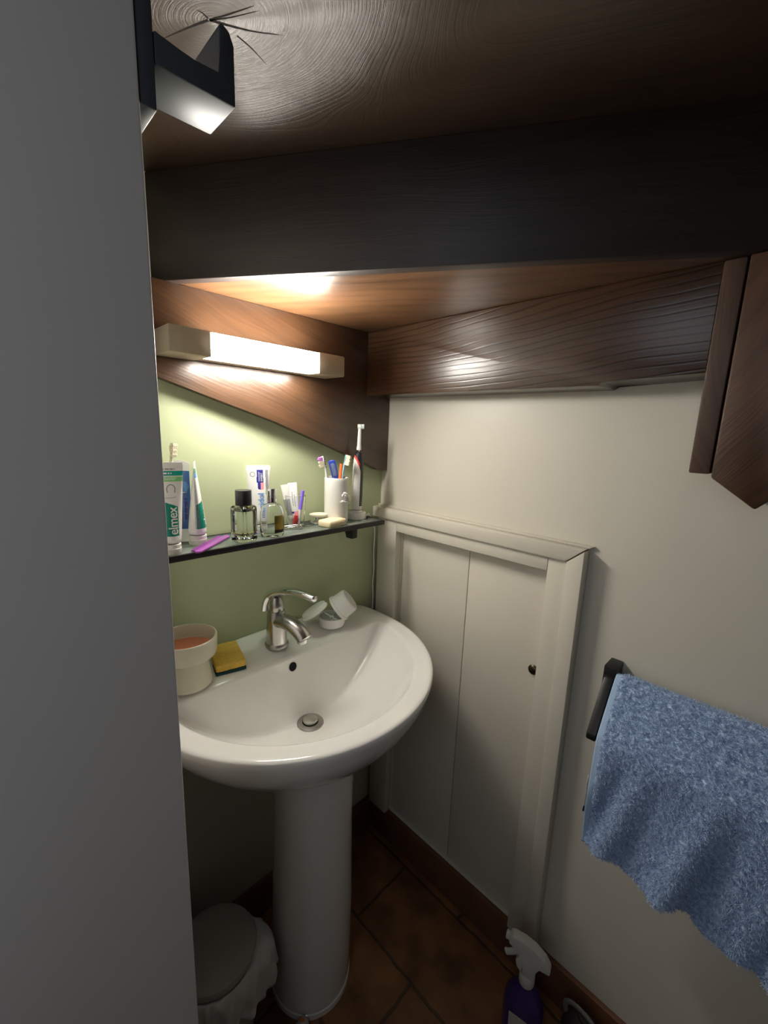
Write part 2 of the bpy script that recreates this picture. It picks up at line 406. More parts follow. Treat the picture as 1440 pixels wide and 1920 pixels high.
t = bpy.data.objects.new('trim_1', None); COL.objects.link(t); struct(t)
t.location = (0, -.32, .113)
def frame_board(name, y0, y1, z0, z1, x, bev=.002): return obj(name, bx(B(), -x, 0, y0 + .32, y1 + .32, z0 - .113, z1 - .113, bev), M['cream_trim'], t)
frame_board('frame_stile', -.094, -.016, .113, 1.141, .025)
frame_board('frame_stile', -.602, -.556, .113, 1.141, .024)
frame_board('frame_rail', -.556, -.094, 1.108, 1.1405, .025)
bm = B(); prism(bm, [(-.000 + .32, 1.1415 - .113), (-.597 + .32, 1.1415 - .113), (-.632 + .32, 1.173 - .113), (-.000 + .32, 1.173 - .113)], 'x', -.034, 0, .0025); obj('moulding', bm, M['cream_trim'], t)
bm = B(); prism(bm, [(-.5985 + .32, 1.140 - .113), (-.6335 + .32, 1.1715 - .113), (-.6335 + .32, 0.), (-.6035 + .32, 0.)], 'x', -.034, 0, .0025); obj('moulding', bm, M['cream_trim'], t)
bm = B(); prism(bm, [(.32, 1.173 - .113), (-.634 + .32, 1.173 - .113), (-.642 + .32, 1.179 - .113), (.32, 1.179 - .113)], 'x', -.010, 0, .001); obj('moulding', bm, M['cream_trim'], t)

# ------------------------------------------------------------------ wooden winder staircase overhead
st = thing('staircase', 'dark varnished wooden winder staircase seen from below, filling the space above the washbasin', 'staircase', (0, 0, 0))
# string board on the green wall, its lower edge dropping to the right
bm = B(); prism(bm, [(-.785, 1.536), (-.63, 1.486), (-.50, 1.447), (-.379, 1.412), (-.25, 1.366), (-.12, 1.319), (-.045, 1.288), (-.0005, 1.283), (-.0005, 1.664), (-.785, 1.664)], 'y', -.024, -.0005, .002)
obj('stringer', bm, M['wood_back'], st)
bm = B(); prism(bm, [(-.0245, 1.497), (-.640, 1.4945), (-.646, 1.502), (-.700, 1.5025), (-.795, 1.506), (-.795, 1.6635), (-.0245, 1.6635)], 'x', -.0955, -.0005, .002); obj('stringer', bm, M['wood_right'], st)
bm = B(); prism(bm, [(-.622, 0), (-.0005, 0), (-.0005, -1.01)], 'z', 1.664, 1.70, .002); obj('tread', bm, M['wood_soffit'], st)
nx, ny = .852 * .022, .524 * .022
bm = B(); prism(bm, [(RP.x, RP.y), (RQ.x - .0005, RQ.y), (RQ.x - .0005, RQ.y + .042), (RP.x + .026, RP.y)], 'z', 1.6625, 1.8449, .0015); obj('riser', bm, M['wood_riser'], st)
tb = B(); prism(tb, [(-.785, -.0005), (-.0005, -.0005), (-.0005, -1.36), (-.20, -1.36), (-.785, -.44)], 'z', 1.845, 1.885, .002)
# drying cracks running out of the knot
def crack(pts, w0):
    pts = [Vector((p[0], p[1], 0)) for p in pts]
    path = spline(pts, 14); n = len(path)
    L_, R_ = [], []
    for i, p in enumerate(path):
        tt = (path[min(i + 1, n - 1)] - path[max(i - 1, 0)]).normalized(); s = Vector((-tt.y, tt.x, 0))
        w = w0 * (1 - i / (n - 1)) ** .7 * (.75 + .5 * random.random()) + .0001
        L_.append(p + s * w); R_.append(p - s * w)
    vl = [tb.verts.new((p.x, p.y, 1.8447)) for p in L_]; vr = [tb.verts.new((p.x, p.y, 1.8447)) for p in R_]
    for i in range(n - 1):
        tb.faces.new([vl[i], vl[i + 1], vr[i + 1], vr[i]]).material_index = 1
crack([(-.671, -.375), (-.684, -.346), (-.697, -.314)], .0014)
crack([(-.670, -.376), (-.647, -.389), (-.627, -.402), (-.603, -.422)], .0014)
crack([(-.670, -.376), (-.658, -.399), (-.644, -.428)], .0012)
crack([(-.670, -.376), (-.655, -.397), (-.637, -.428)], .0007)
crack([(-.640, -.381), (-.620, -.378), (-.596, -.371)], .0008)
crack([(-.672, -.377), (-.679, -.3785), (-.685, -.377)], .0011)
obj('tread', tb, [M['wood_tread'], M['crack']], st)
bm = B(); bx(bm, -.103, -.0005, -.8225, -.7955, 1.3525, 1.6615, .0025); obj('newel_post', bm, M['wood_post'], st)
bm = B(); prism(bm, [(-.8255, 1.348), (-.883, 1.306), (-.935, 1.362), (-1.08, 1.49), (-1.08, 1.6615), (-.8255, 1.6615)], 'x', -.108, -.0005, .003); obj('newel_post', bm, M['wood_post2'], st)

# ------------------------------------------------------------------ coat hook on the partition
hk = thing('coat_hook', 'dark metal square-cut coat hook on the grey partition, high at the top', 'hook', (-.786, -.452, 1.655))
bm = B(); prism(bm, [(0, 0), (.0135, 0), (.0135, .187), (0, .187)], 'y', -.046, 0, .002); obj('back_plate', bm, M['dark_steel'], hk)
bm = B(); prism(bm, [(.0135, .034), (.083, .036), (.083, .084), (.079, .093), (.071, .097), (.069, .092), (.069, .054), (.046, .054), (.0135, .058)], 'y', -.046, .010, .002); obj('hook_arm', bm, M['dark_steel'], hk)

# ------------------------------------------------------------------ lamp on the string board
lp = thing('wall_lamp', 'lit cream tube lamp with square end caps on the wooden string board', 'lamp', (-.44, -.0245, 1.526))
obj('back_box', bx(B(), -.185, .125, -.032, 0, .001, .047, .002), M['lamp_cream'], lp)
obj('end_cap', bx(B(), -.200, -.124, -.078, 0, 0, .047, .003), M['lamp_cream'], lp)
obj('end_cap', bx(B(), .125, .200, -.078, 0, 0, .047, .003), M['lamp_cream'], lp)
df = obj('diffuser', bx(B(), -.1235, .1245, -.0765, -.0325, .0015, .0455, .003), M['diffuser'], lp)
df['label'] = 'glowing white diffuser'

# ------------------------------------------------------------------ washbasin with pedestal
BX, BC = -.40, Vector((-.40, -.19))
def ray_ell(ph, a, b, y0):
    c, s = math.cos(ph), math.sin(ph); oy = BC.y - y0
    A = c * c / a / a + s * s / b / b; Bq = 2 * oy * s / b / b; Cq = oy * oy / b / b - 1
    return (-Bq + math.sqrt(Bq * Bq - 4 * A * Cq)) / 2 / A
def smin(a, b, k):
    h = max(0, min(1, .5 + .5 * (b - a) / k)); return b + (a - b) * h - k * h * (1 - h)
def r_out(ph):
    r = ray_ell(ph, .340, .350, -.11); s = math.sin(ph)
    return min(r, (-.001 - BC.y) / s) if s > .05 else r
def r_in(ph):
    r = ray_ell(ph, .292, .305, -.11); s = math.sin(ph)
    return smin(r, (-.118 - BC.y) / s, .03) if s > .02 else r
def sst(x, a, b):
    t_ = max(0, min(1, (x - a) / (b - a))); return t_ * t_ * (3 - 2 * t_)
def ztop(x, y):
    return .8565 + .031 * sst(y, -.135, -.005) * max(0, 1 - ((x - BX) / .36) ** 2)
ws = thing('washbasin', 'white ceramic pedestal washbasin below the shelf', 'washbasin', (BX, BC.y, 0))
NA = 128
def ringpts(fr, fz):
    out = []
    for i in range(NA):
        ph = 2 * PI * i / NA; r = fr(ph); x, y = BC.x + r * math.cos(ph), BC.y + r * math.sin(ph)
        y = min(y, -.001)
        out.append(Vector((x - BX, y - BC.y, fz(x, y, ph))))
    return out
rings = []
rings.append(ringpts(lambda p: .05, lambda x, y, p: .662))
for q, z in ((.32, .664), (.42, .674), (.55, .692), (.68, .717), (.80, .746), (.89, .777), (.945, .803), (.972, .820)):
    def fr(p, q=q):
        ro = r_out(p); s = math.sin(p)
        back = (-.001 - BC.y) / s if s > .05 else 9
        return max(.08, min(ro * q + (.0 if s < .3 else .12 * (1 - q) * s), back))
    rings.append(ringpts(fr, lambda x, y, p, z=z: z))
for dr, dz in ((.0045, -.026), (.0012, -.016), (.0, -.009), (.0008, -.004), (.003, -.0012), (.008, 0), (.014, .0003)):
    rings.append(ringpts(lambda p, dr=dr: r_out(p) - dr, lambda x, y, p, dz=dz: ztop(x, y) + dz))
for q in (.25, .5, .75):
    rings.append(ringpts(lambda p, q=q: (r_out(p) - .014) * (1 - q) + (r_in(p) + .006) * q, lambda x, y, p, q=q: ztop(x, y) - .0012 * q))
rings.append(ringpts(lambda p: r_in(p) + .006, lambda x, y, p: ztop(x, y) - .0015))
rings.append(ringpts(lambda p: r_in(p) + .001, lambda x, y, p: ztop(x, y) - .0032))
def bowl_z(tt, zr): 
    return .714 + (zr - .714) * (tt ** 2.5 * .92 + .08 * tt)
for tt in (.992, .975, .95, .92, .88, .83, .77, .70, .62, .53, .44, .35, .26, .18):
    def fz(x, y, p, tt=tt):
        ri = r_in(p); zr = ztop(BC.x + ri * math.cos(p), BC.y + ri * math.sin(p)) - .006
        e = 2.6 - .9 * sst(math.sin(p), .2, .9); tt = max(0, (ri * tt - .031) / (ri - .031))
        return .714 + (zr - .714) * (.93 * tt ** e + .07 * tt)
    rings.append(ringpts(lambda p, tt=tt: max(.020, r_in(p) * tt), fz))
rings.append(ringpts(lambda p: .019, lambda x, y, p: .712))
bm = B(); loft(bm, rings, True, True)
obj('bowl', bm, M['ceramic'], ws, ang=60)
# drain
bm = B(); lathe(bm, [(.0190, .0), (.0190, .005), (.022, .0055), (.0305, .0035), (.0318, .0015), (.0318, -.004)], 40, (0, 0, .7125), False, False)
dr = obj('drain_flange', bm, M['dull_chrome'], ws); dr['label'] = 'dull chrome drain ring'
bm = B(); lathe(bm, [(.0, .0), (.0192, .0)], 32, (0, 0, .7150), False, False); obj('drain_gap', bm, M['hole'], dr)
dr.children[0].location = (0, 0, 0)
bm = B(); lathe(bm, [(.0150, .0), (.0172, .002), (.0175, .006), (.0160, .0085), (.009, .0105), (.0, .011)], 36, (0, 0, .7165), True, False); obj('drain_plug', bm, M['steel'], ws)['label'] = 'steel push plug'
# overflow hole on the rear wall of the bowl
def bowl_pt(p, tt):
    ri = r_in(p); zr = ztop(BC.x + ri * math.cos(p), BC.y + ri * math.sin(p)) - .006
    e = 2.6 - .9 * sst(math.sin(p), .2, .9)
    r = ri * tt; tt = max(0, (r - .031) / (ri - .031))
    return Vector((r * math.cos(p), r * math.sin(p), .714 + (zr - .714) * (.93 * tt ** e + .07 * tt)))
p0 = bowl_pt(PI / 2, .945) + Vector((-.004, 0, 0)); tu = (bowl_pt(PI / 2, .965) - bowl_pt(PI / 2, .925)).normalized(); nn = Vector((1, 0, 0)).cross(tu)
if nn.y > 0: nn = -nn
bm = B()
rr = []
for r, h in ((.0130, .0004), (.0122, .0012), (.0113, .0012), (.0106, .0007)):
    rr.append([p0 + Vector((1, 0, 0)) * r * math.cos(2 * PI * i / 28) + tu * r * 1.05 * math.sin(2 * PI * i / 28) + nn * h for i in range(28)])
loft(bm, rr, False, False); 
ov = obj('overflow_rim', bm, M['ceramic'], ws)
bm = B(); bm.faces.new([bm.verts.new(p0 + Vector((1, 0, 0)) * .0110 * math.cos(2 * PI * i / 28) + tu * .0116 * math.sin(2 * PI * i / 28) + nn * .0007) for i in range(28)])
obj('overflow_hole', bm, M['hole'], ws)['label'] = 'dark overflow hole'
# pedestal
bm = B(); rings = []
for z, r, dy in ((0, .100, -.024), (.014, .100, -.024), (.0155, .0975, -.024), (.018, .0972, -.024), (.019, .0985, -.024), (.028, .0980, -.025), (.10, .0965, -.029), (.25, .0945, -.034), (.40, .0905, -.036), (.52, .0885, -.037), (.60, .0895, -.037), (.645, .094, -.034), (.672, .102, -.03)):
    rg = []
    for i in range(64):
        a = 2 * PI * i / 64; x, y = r * math.cos(a), r * math.sin(a)
        if y > 0: x = math.copysign(abs(math.cos(a)) ** .6 * r, math.cos(a)); y *= 1.05
        rg.append(Vector((x - .012, y + dy, z)))
    rings.append(rg)
loft(bm, rings); obj('pedestal', bm, M['ceramic'], ws, ang=50)

def zdeck(x, y): return ztop(x, y) - .0004

# ------------------------------------------------------------------ tap
tp = thing('mixer_tap', 'worn chrome single-lever mixer tap on the washbasin', 'tap', (-.415, -.068, zdeck(-.415, -.068)))
bm = B(); lathe(bm, [(.0280, -.004), (.0292, .001), (.0285, .005), (.0262, .0075), (.0250, .010)], 44); obj('base_ring', bm, M['dull_chrome'], tp)
bm = B(); lathe(bm, [(.0258, .006), (.0250, .02), (.0238, .045), (.0230, .068), (.0222, .082), (.0200, .090), (.013, .093), (.0, .0935)], 44, cap1=False)
obj('body', bm, M['chrome'], tp)
pth = spline([(0, .004, .060), (.004, -.020, .068), (.010, -.046, .067), (.016, -.070, .058), (.020, -.088, .046), (.0212, -.094, .040)], 20)
rd = [(.0215 - .002 * math.sin(PI * i / 20), .0185 - .004 * (i / 20)) for i in range(21)]; rd[-2] = (.0180, .0120); rd[-1] = (.0125, .007)
bm = B(); sweep(bm, pth, rd, 28); obj('spout', bm, M['chrome'], tp)
bm = B(); lathe(bm, [(.0110, 0), (.0122, .002), (.0122, .018), (.0115, .022)], 28, (.0188, -.082, .030)); obj('aerator', bm, M['steel'], tp)
bm = B(); lathe(bm, [(.0175, .089), (.0185, .092), (.0180, .104), (.0165, .116), (.012, .124), (.0, .127)], 36, cap1=False); hl = obj('lever_hub', bm, M['chrome'], tp)
pth = spline([(-.008, .020, .088), (-.008, .019, .108), (-.004, .012, .127), (.004, -.008, .139), (.016, -.040, .146), (.027, -.073, .147), (.036, -.100, .143), (.040, -.110, .1395)], 34)
rd = []
for i in range(35):
    q = i / 34
    rd.append((.0200 - .0055 * q, .0112 - .0020 * q if q > .25 else .0062 + .018 * q))
rd[-3] = (.0138, .0088); rd[-2] = (.0118, .0070); rd[-1] = (.006, .003)
bm = B(); sweep(bm, pth, rd, 28, up=Vector((0, .7, .71))); obj('lever', bm, M['bright_chrome'], tp)

# ------------------------------------------------------------------ things on the washbasin
dz = zdeck(-.635, -.075)
sd = thing('soap_pot', 'cream plastic pot with wide rim and narrower foot on left end of washbasin', 'soap pot', (-.630, -.078, dz))
bm = B(); lathe(bm, [(.043, 0), (.0455, .002), (.0455, .006), (.044, .018), (.0400, .040), (.0360, .057), (.0365, .060), (.050, .063), (.0555, .067), (.0575, .074), (.0590, .104), (.058, .107), (.0552, .107), (.054, .104), (.052, .080), (.046, .073), (.0, .072)], 56, cap1=False); obj('pot', bm, M['old_plastic'], sd)
bm = B(); rings = []
for r, h in ((.0, .0), (.02, .0), (.035, -.0005), (.0455, -.001)):
    rings.append([Vector((r * math.cos(2 * PI * i / 40), r * math.sin(2 * PI * i / 40), .091 + h - .20 * r * math.sin(2 * PI * i / 40 + .5))) for i in range(40)])
loft(bm, rings, False, False); rings2 = [rings[-1], [Vector((p.x, p.y, .0735)) for p in rings[-1]]]; loft(bm, rings2, False, False); obj('soap_paste', bm, M['salmon'], sd)['label'] = 'salmon pink soap'

sx_, sy_ = -.5370, -.054
sg = thing('sponge', 'yellow kitchen sponge with dark green scourer beneath, beside the cream pot', 'sponge', (sx_, sy_, zdeck(sx_, sy_ - .03) - .0005), math.radians(-12))
def rough_slab(x0, x1, y0, y1, z0, z1, bev, amp, n=14):
    bm = bx(B(), x0, x1, y0, y1, z0, z1, bev, 2)
    bmesh.ops.subdivide_edges(bm, edges=[e for e in bm.edges if e.calc_length() > .012], cuts=n, use_grid_fill=True)
    for v in bm.verts:
        v.co += Vector((mnoise.noise(v.co * 320), mnoise.noise(v.co * 320 + Vector((9, 0, 0))), mnoise.noise(v.co * 320 + Vector((0, 9, 0))))) * amp
    return bm
obj('sponge_foam', rough_slab(-.032, .032, -.044, .044, .008, .025, .003, .0009), M['sponge'], sg)
obj('scourer_pad', rough_slab(-.0325, .0325, -.045, .045, .0005, .0082, .001, .0006), M['scourer'], sg)['label'] = 'dark green scouring layer'
sg.rotation_euler = (math.radians(5), 0, math.radians(-12))

CR = Vector((.702, -.711, 0)); CU = Vector((.134, .133, .982)); CF = Vector((.70, .69, -.19)).normalized()
rc = Vector((-.243, -.068, 0)); rc.z = zdeck(rc.x, rc.y) + .0005
rb = thing('spoked_ring_cup', 'round white plastic cup with spoked top, under the leaning lid', 'cup', rc)
bm = B(); lathe(bm, [(.024, 0), (.0275, .002), (.0295, .007), (.0295, .0215), (.0285, .0225), (.0272, .0215), (.0268, .006), (.023, .003), (.0, .003)], 40, cap1=False); xform(bm, Matrix.Scale(1.22, 4)); obj('cup_wall', bm, M['white_plastic'], rb)
bm = B()
for i in range(6):
    a = PI * 2 * i / 6 + .5
    q = B(); bx(q, .002, .0275, -.0017, .0017, .0165, .0198, .0006, 1); xform(q, Matrix.Rotation(a, 4, 'Z')); me_ = bpy.data.meshes.new('tmp'); q.to_mesh(me_); q.free(); bm.from_mesh(me_); bpy.data.meshes.remove(me_)
lathe(bm, [(.0, .0165), (.005, .0165), (.005, .020), (.0, .020)], 16, cap0=False, cap1=False)
xform(bm, Matrix.Scale(1.22, 4)); obj('spokes', bm, M['white_plastic'], rb)
def axis_frame(loc, ax, side):
    z = ax.normalized(); x = (side - z * side.dot(z)).normalized(); y = z.cross(x)
    m = Matrix((x, y, z)).transposed().to_4x4(); m.translation = loc; return m
# lid leaning on the ring, and a cup tipped over it
lid = bpy.data.objects.new('round_lid', None)
bm = B(); lathe(bm, [(.0, 0), (.0275, 0), (.0285, .001), (.0285, .0035), (.027, .0045), (.0265, .0085), (.0255, .0095), (.0, .0095)], 44, cap0=False, cap1=False)
bpy.data.objects.remove(lid)
xform(bm, Matrix.Scale(1.32, 4)); lid = obj('round_lid', bm, M['white_plastic']); lid.matrix_world = axis_frame(Vector((-.2960, -.066, .9210)), -.53 * CR + .80 * CU - .12 * CF, CR)
tag(lid, 'flat round white plastic lid leaning between tap and spoked cup', 'lid')
bm = B(); lathe(bm, [(.0, .0315), (.0215, .0315), (.0235, .030), (.0245, .028), (.0255, .0045), (.0278, .004), (.0282, .0028), (.0278, -.001), (.0255, -.001), (.0235, .004), (.0225, .026), (.0, .0275)], 44, cap0=False, cap1=False)
xform(bm, Matrix.Scale(1.36, 4)); cup = obj('tipped_cup', bm, M['white_plastic']); cup.matrix_world = axis_frame(Vector((-.2240, -.072, .9130)), .74 * CR + .62 * CU - .05 * CF, CU)
tag(cup, 'small white plastic cup tipped on its side over the spoked cup', 'cup')

# ------------------------------------------------------------------ glass shelf
SZ = 1.155
sh = thing('wall_shelf', 'dusty glass shelf with black edge and brackets on the green wall', 'shelf', (-.43, 0, SZ))
obj('glass_panel', bx(B(), -.345, .329, -.107, -.006, -.010, 0, .001), M['shelf_glass'], sh)
obj('front_edge', bx(B(), -.345, .3355, -.1135, -.107, -.0125, .0005, .0012), M['black'], sh)
obj('back_edge', bx(B(), -.345, .329, -.006, -.0005, -.0125, .0010, .001), M['black'], sh)
obj('end_edge', bx(B(), .329, .3355, -.107, -.0005, -.0125, .0005, .001), M['black'], sh)
for x in (.245, -.30):
    bm = B(); prism(bm, [(-.064, -.045), (-.088, -.045), (-.091, -.042), (-.091, -.0130), (-.0005, -.0130), (-.0005, -.0215), (-.058, -.0215)], 'x', x - .009, x + .009, .0015); obj('bracket', bm, M['black'], sh)

# ------------------------------------------------------------------ toothpaste tubes
def tube_body(w0, d0, w1, d1, h, capr, caph, crimp=.010):
    """returns half-width w(z), half-depth d(z) of a tube standing on its cap"""
    def w(z):
        q = max(0, min(1, (z - caph - .008) / (h - crimp - caph - .008))); return w0 + (w1 - w0) * q
    def dd(z):
        q = max(0, min(1, (z - caph - .008) / (h - crimp - caph - .008))); return d0 + (d1 - d0) * (q ** 1.2)
    return w, dd
def toothpaste(name, label, loc, rotz, h=.172, w0=.0185, w1=.027, d0=.0175, capr=.0175, caph=.019, lean=0.0, group='toothpaste tubes', capmat='cap_white', bodymat='tube_white', bands=None, mats=None):
    t = thing(name, label, 'toothpaste', loc, rotz, group); t.rotation_euler = (lean, 0, rotz)
    w, dd = tube_body(w0, d0, w1, .0016, h, capr, caph)
    rings, zs = [], []
    zz = [caph + .0005, caph + .003, caph + .008] + [caph + .008 + (h - .010 - caph - .008) * i / 140 for i in range(1, 141)] + [h - .0095, h]
    n = 144
    for i, z in enumerate(zz):
        ww, de = w(z), dd(z)
        if i == 0: ww, de = w0 * .62, d0 * .62
        if i == 1: ww, de = w0 * .9, d0 * .9
        if z > h - .0098: ww, de = w1, .0012
        rings.append([Vector((ww * math.cos(2 * PI * k / n), de * math.sin(2 * PI * k / n), z)) for k in range(n)]); zs.append(z)
    bm = B(); loft(bm, rings)
    if bands:
        bm.normal_update()
        for f in bm.faces:
            c = f.calc_center_median(); mi = bands(c.x, c.y, c.z)
            f.material_index = mi
    obj('tube', bm, [M[bodymat]] + [M[x] for x in (mats or [])], t, ang=50)
    bm = B(); lathe(bm, [(capr * .97, 0), (capr, .001), (capr, caph * .55), (capr * .97, caph * .58), (capr * .985, caph - .001), (capr * .92, caph)], 40)
    obj('cap', bm, M[capmat], t)
    def front(a, z, off=.0004):
        ww, de = w(z), dd(z); q = max(-.999, min(.999, a / ww)); c = math.sqrt(1 - q * q)
        return Vector((a, -de * c - off, z))
    return t, front, w, dd
# elmex, front
def bands1(x, y, z):
    if y > 0: return 0
    if .149 < z < .158: return 2
    if .139 < z < .1475: return 3
    if .036 < z < .103 and -.024 < x < .0150 and z < .102 - max(0, (x - -.010)) * .40: return 1
    return 0
T1, F1, w1_, _ = toothpaste('toothpaste_tube', 'white toothpaste tube with green elmex panel facing out, at the left end of the shelf', (-.6515, -.088, SZ + .0008), math.radians(-19), h=.174, bands=bands1, mats=['teal', 'teal2', 'lime'])
def up_text(front, a0, z0): return lambda a, b: front(a0 - b, z0 + a, .0005)   # reads upwards, letter tops to the left
def flat_text(front, a0, z0): return lambda a, b: front(a0 + a, z0 + b, .0005)
text_on('lettering', 'elmex', .0225, M['print_white'], T1, up_text(F1, .0130, .0385), space=.95)['label'] = 'white elmex lettering'
def small_print(front, mat, parent, a0, a1, z0, z1, rows, hgt, upright=False):
    bm = B(); rng = random.Random(int(a0 * 1e5) + rows)
    for r_ in range(rows):
        if upright: c = a0 + (a1 - a0) * (r_ + .5) / rows; lo, hi = z0, z1
        else: c = z0 + (z1 - z0) * (r_ + .5) / rows; lo, hi = a0, a1
        q = lo + (hi - lo) * .1 * rng.random(); end = hi - (hi - lo) * .25 * rng.random()
        while q < end:
            w_ = hgt * (1 + 3 * rng.random()); e = min(q + w_, end); m = 3
            for k in range(m):
                u0, u1 = q + (e - q) * k / m, q + (e - q) * (k + 1) / m
                P_ = [(u0, c - hgt / 2), (u1, c - hgt / 2), (u1, c + hgt / 2), (u0, c + hgt / 2)]
                if upright: P_ = [(y_, x_) for x_, y_ in P_]
                bm.faces.new([bm.verts.new(front(x_, y_)) for x_, y_ in P_])
            q = e + hgt * .6
    return obj('small_print', bm, mat, parent, smooth=False)
small_print(lambda a, z: F1(a, z, .0005), M['print_white'], T1, -.008, .012, .1515, .156, 1, .0028)
small_print(lambda a, z: F1(a, z, .0005), M['print_grey'], T1, -.016, .022, .1595, .1635, 1, .0026)
small_print(lambda a, z: F1(a, z, .0005), M['print_white'], T1, -.008, .016, .1405, .1465, 2, .0014)
def outline(front, pts, wd):
    bm = B(); path = spline([(p[0], 0, p[1]) for p in pts], 30)
    vl, vr = [], []
    for i, p in enumerate(path):
        tt = (path[min(i + 1, 30)] - path[max(i - 1, 0)]).normalized(); s = Vector((-tt.z, 0, tt.x)) * wd
        vl.append(bm.verts.new(front(p.x + s.x, p.z + s.z, .0005))); vr.append(bm.verts.new(front(p.x - s.x, p.z - s.z, .0005)))
    for i in range(30): bm.faces.new([vl[i], vl[i + 1], vr[i + 1], vr[i]])
    return bm
obj('tooth_print', outline(F1, [(-.001, .118), (-.002, .126), (.002, .132), (.008, .132), (.0115, .127), (.011, .118)], .0009), M['print_grey'], T1, smooth=False)
obj('line_print', outline(F1, [(-.012, .1085), (0, .1085), (.013, .1095)], .0004), M['print_grey'], T1, smooth=False)
# elmex, turned
def bands2(x, y, z):
    if y < .0:
        if .035 < z < .092 and -.0235 < x < .012 and z < .092 - max(0, (-x + .006) - .014) * .4 - max(0, x + .004) * .35: return 1
        if .140 < z < .150 and x < -.010: return 2
        if .150 < z < .159 and x < -.008: return 1
    return 0
T2, F2, _, _ = toothpaste('toothpaste_tube', 'white toothpaste tube turned sideways with fine print, second from the left on the shelf', (-.5865, -.050, SZ + .0008), math.radians(66), h=.170, w0=.0195, bands=bands2, mats=['teal', 'print_blue'])
text_on('lettering', 'elmex', .0225, M['print_white'], T2, up_text(F2, .0035, .040), space=.95)['label'] = 'white elmex lettering'
def side2(a, b):   # fine print on the left flank
    z = .030 + a; q = max(0, min(1, (z - .027) / (.16 - .027))); ww = .0195 + .0075 * q; de = .0175 + (.0016 - .0175) * q ** 1.2
    th = PI * 1.02 + .18 + b * 50
    return Vector((ww * 1.012 * math.cos(th), de * 1.02 * math.sin(th) - .0001, z))
small_print(lambda a, z: side2(z - .030, -a), M['print_grey'], T2, -.0045, .0085, .034, .158, 5, .0013, True)
# meridol behind the bottles
def bands3(x, y, z):
    if y > 0: return 0
    if .118 < z < .147 and -.004 < x < .0105: return 1
    if .090 < z < .147 and .0155 < x < .0215: return 2
    if .100 < z < .1175 and -.002 < x < .0115 and (x - .006) ** 2 + (z - .114) ** 2 < .00016: return 3 if x > .004 else 1
    return 0
T3, F3, _, _ = toothpaste('toothpaste_tube', 'white toothpaste tube with navy block and blue meridol lettering behind the glass bottles', (-.437, -.034, SZ + .0008), math.radians(-22), h=.158, w0=.019, w1=.0275, bands=bands3, mats=['print_navy', 'print_grey', 'print_pink'])
text_on('lettering', 'meridol', .0190, M['print_blue'], T3, up_text(F3, .0105, .036), space=.98)['label'] = 'blue meridol lettering'
text_on('lettering', 'EXPERT', .0056, M['print_white'], T3, up_text(F3, .0085, .121))
text_on('lettering', 'PARODONT', .0040, M['print_white'], T3, up_text(F3, .0025, .121))
obj('seal_print', outline(F3, [(-.013 + .0052 * math.cos(a * PI / 6), .137 + .0052 * math.sin(a * PI / 6)) for a in range(13)], .0008), M['print_grey'], T3, smooth=False)

# ------------------------------------------------------------------ toothbrushes
def toothbrush(name, label, base, head, bend, face, hmat, bmat, hw=.0060, mats2=None, tip=None, group=None, bl=.011, headlen=.026):
    """base, head: world points of the two ends of the handle; face: direction in which the bristles point"""
    base, head, face = Vector(base), Vector(head), Vector(face).normalized()
    t = thing(name, label, 'toothbrush', base, 0, group)
    ax = (head - base); L_ = ax.length; u = ax.normalized(); f = (face - u * face.dot(u)).normalized(); s = u.cross(f)
    def P(q, o): return u * (L_ * q) + f * o
    hs = 1 - headlen / L_; nk = hs - .10
    pts = [P(0, 0), P(.15, bend * .4), P(.35, bend * .7), P(.55, bend * .3), P(nk, 0), P(hs, -.0005), P((hs + 1) / 2, 0), P(1, .0)]
    path = spline(pts, 34); rings = []
    for i, p in enumerate(path):
        q = i / 34
        wd = .0045 if q < .03 else (hw * (.85 + .2 * math.sin(q * 6)) if q < .55 else (.0032 if q < .80 else .0062))
        if .55 <= q < .68: wd = hw * .85 + (.0032 - hw * .85) * (q - .55) / .13
        if .80 <= q < .86: wd = .0032 + .003 * (q - .80) / .06
        if q > .97: wd = .0040
        th = .0042 if q < .55 else .0026
        rings.append([p + s * wd * math.cos(2 * PI * k / 14) + f * th * math.sin(2 * PI * k / 14) for k in range(14)])
    bm = B(); loft(bm, rings); h = obj('handle', bm, M[hmat], t)
    bm = B(); tb2 = B(); rows = 9
    for i in range(rows):
        for j in (-1, 0, 1):
            c = u * (L_ - headlen * .93 + headlen * .86 * i / (rows - 1)) + s * (j * .0032)
            ln = bl * (1 + .08 * math.sin(i * 2.1))
            a = B() if False else (tb2 if (tip and i >= rows - 3) else bm)
            sweep(a, [c + f * .0015, c + f * ln], [(.0015, .0015), (.0018, .0018)], 7, up=u)
    obj('bristles', bm, M[bmat], t)
    if tip: obj('bristles', tb2, M[tip], t)['label'] = 'mauve tip bristles'
    else: tb2.free()
    if mats2:
        bm = B()
        for i in range(4):
            c = u * (L_ - headlen * .9 + headlen * .75 * i / 3 - .004) - f * .0030
            bm.free(); bm = B(); sweep(bm, [c - s * .0042, c + s * .0042], [(.0019, .0012)] * 2, 8, up=f); obj('grip_pad', bm, M[mats2], t); bm = B()
        bm.free(); bm = B(); sweep(bm, [P(.05, -.003), P(.3, bend * .6 - .0032), P(.5, bend * .4 - .003)], [(.003, .002), (.004, .002), (.002, .001)], 10, up=f)
        obj('grip', bm, M[mats2], t)
    return t
GB = 'toothbrushes in the stoneware tumbler'
# lone ivory brush leaning on the wall behind the first tube
toothbrush('toothbrush', 'ivory toothbrush standing behind the leftmost toothpaste tube', (-.648, -.040, SZ + .005), (-.6165, -.022, 1.362), .003, .72 * CR + .2 * CU - .5 * CF, 'old_plastic', 'bristle', bl=.012, headlen=.028)
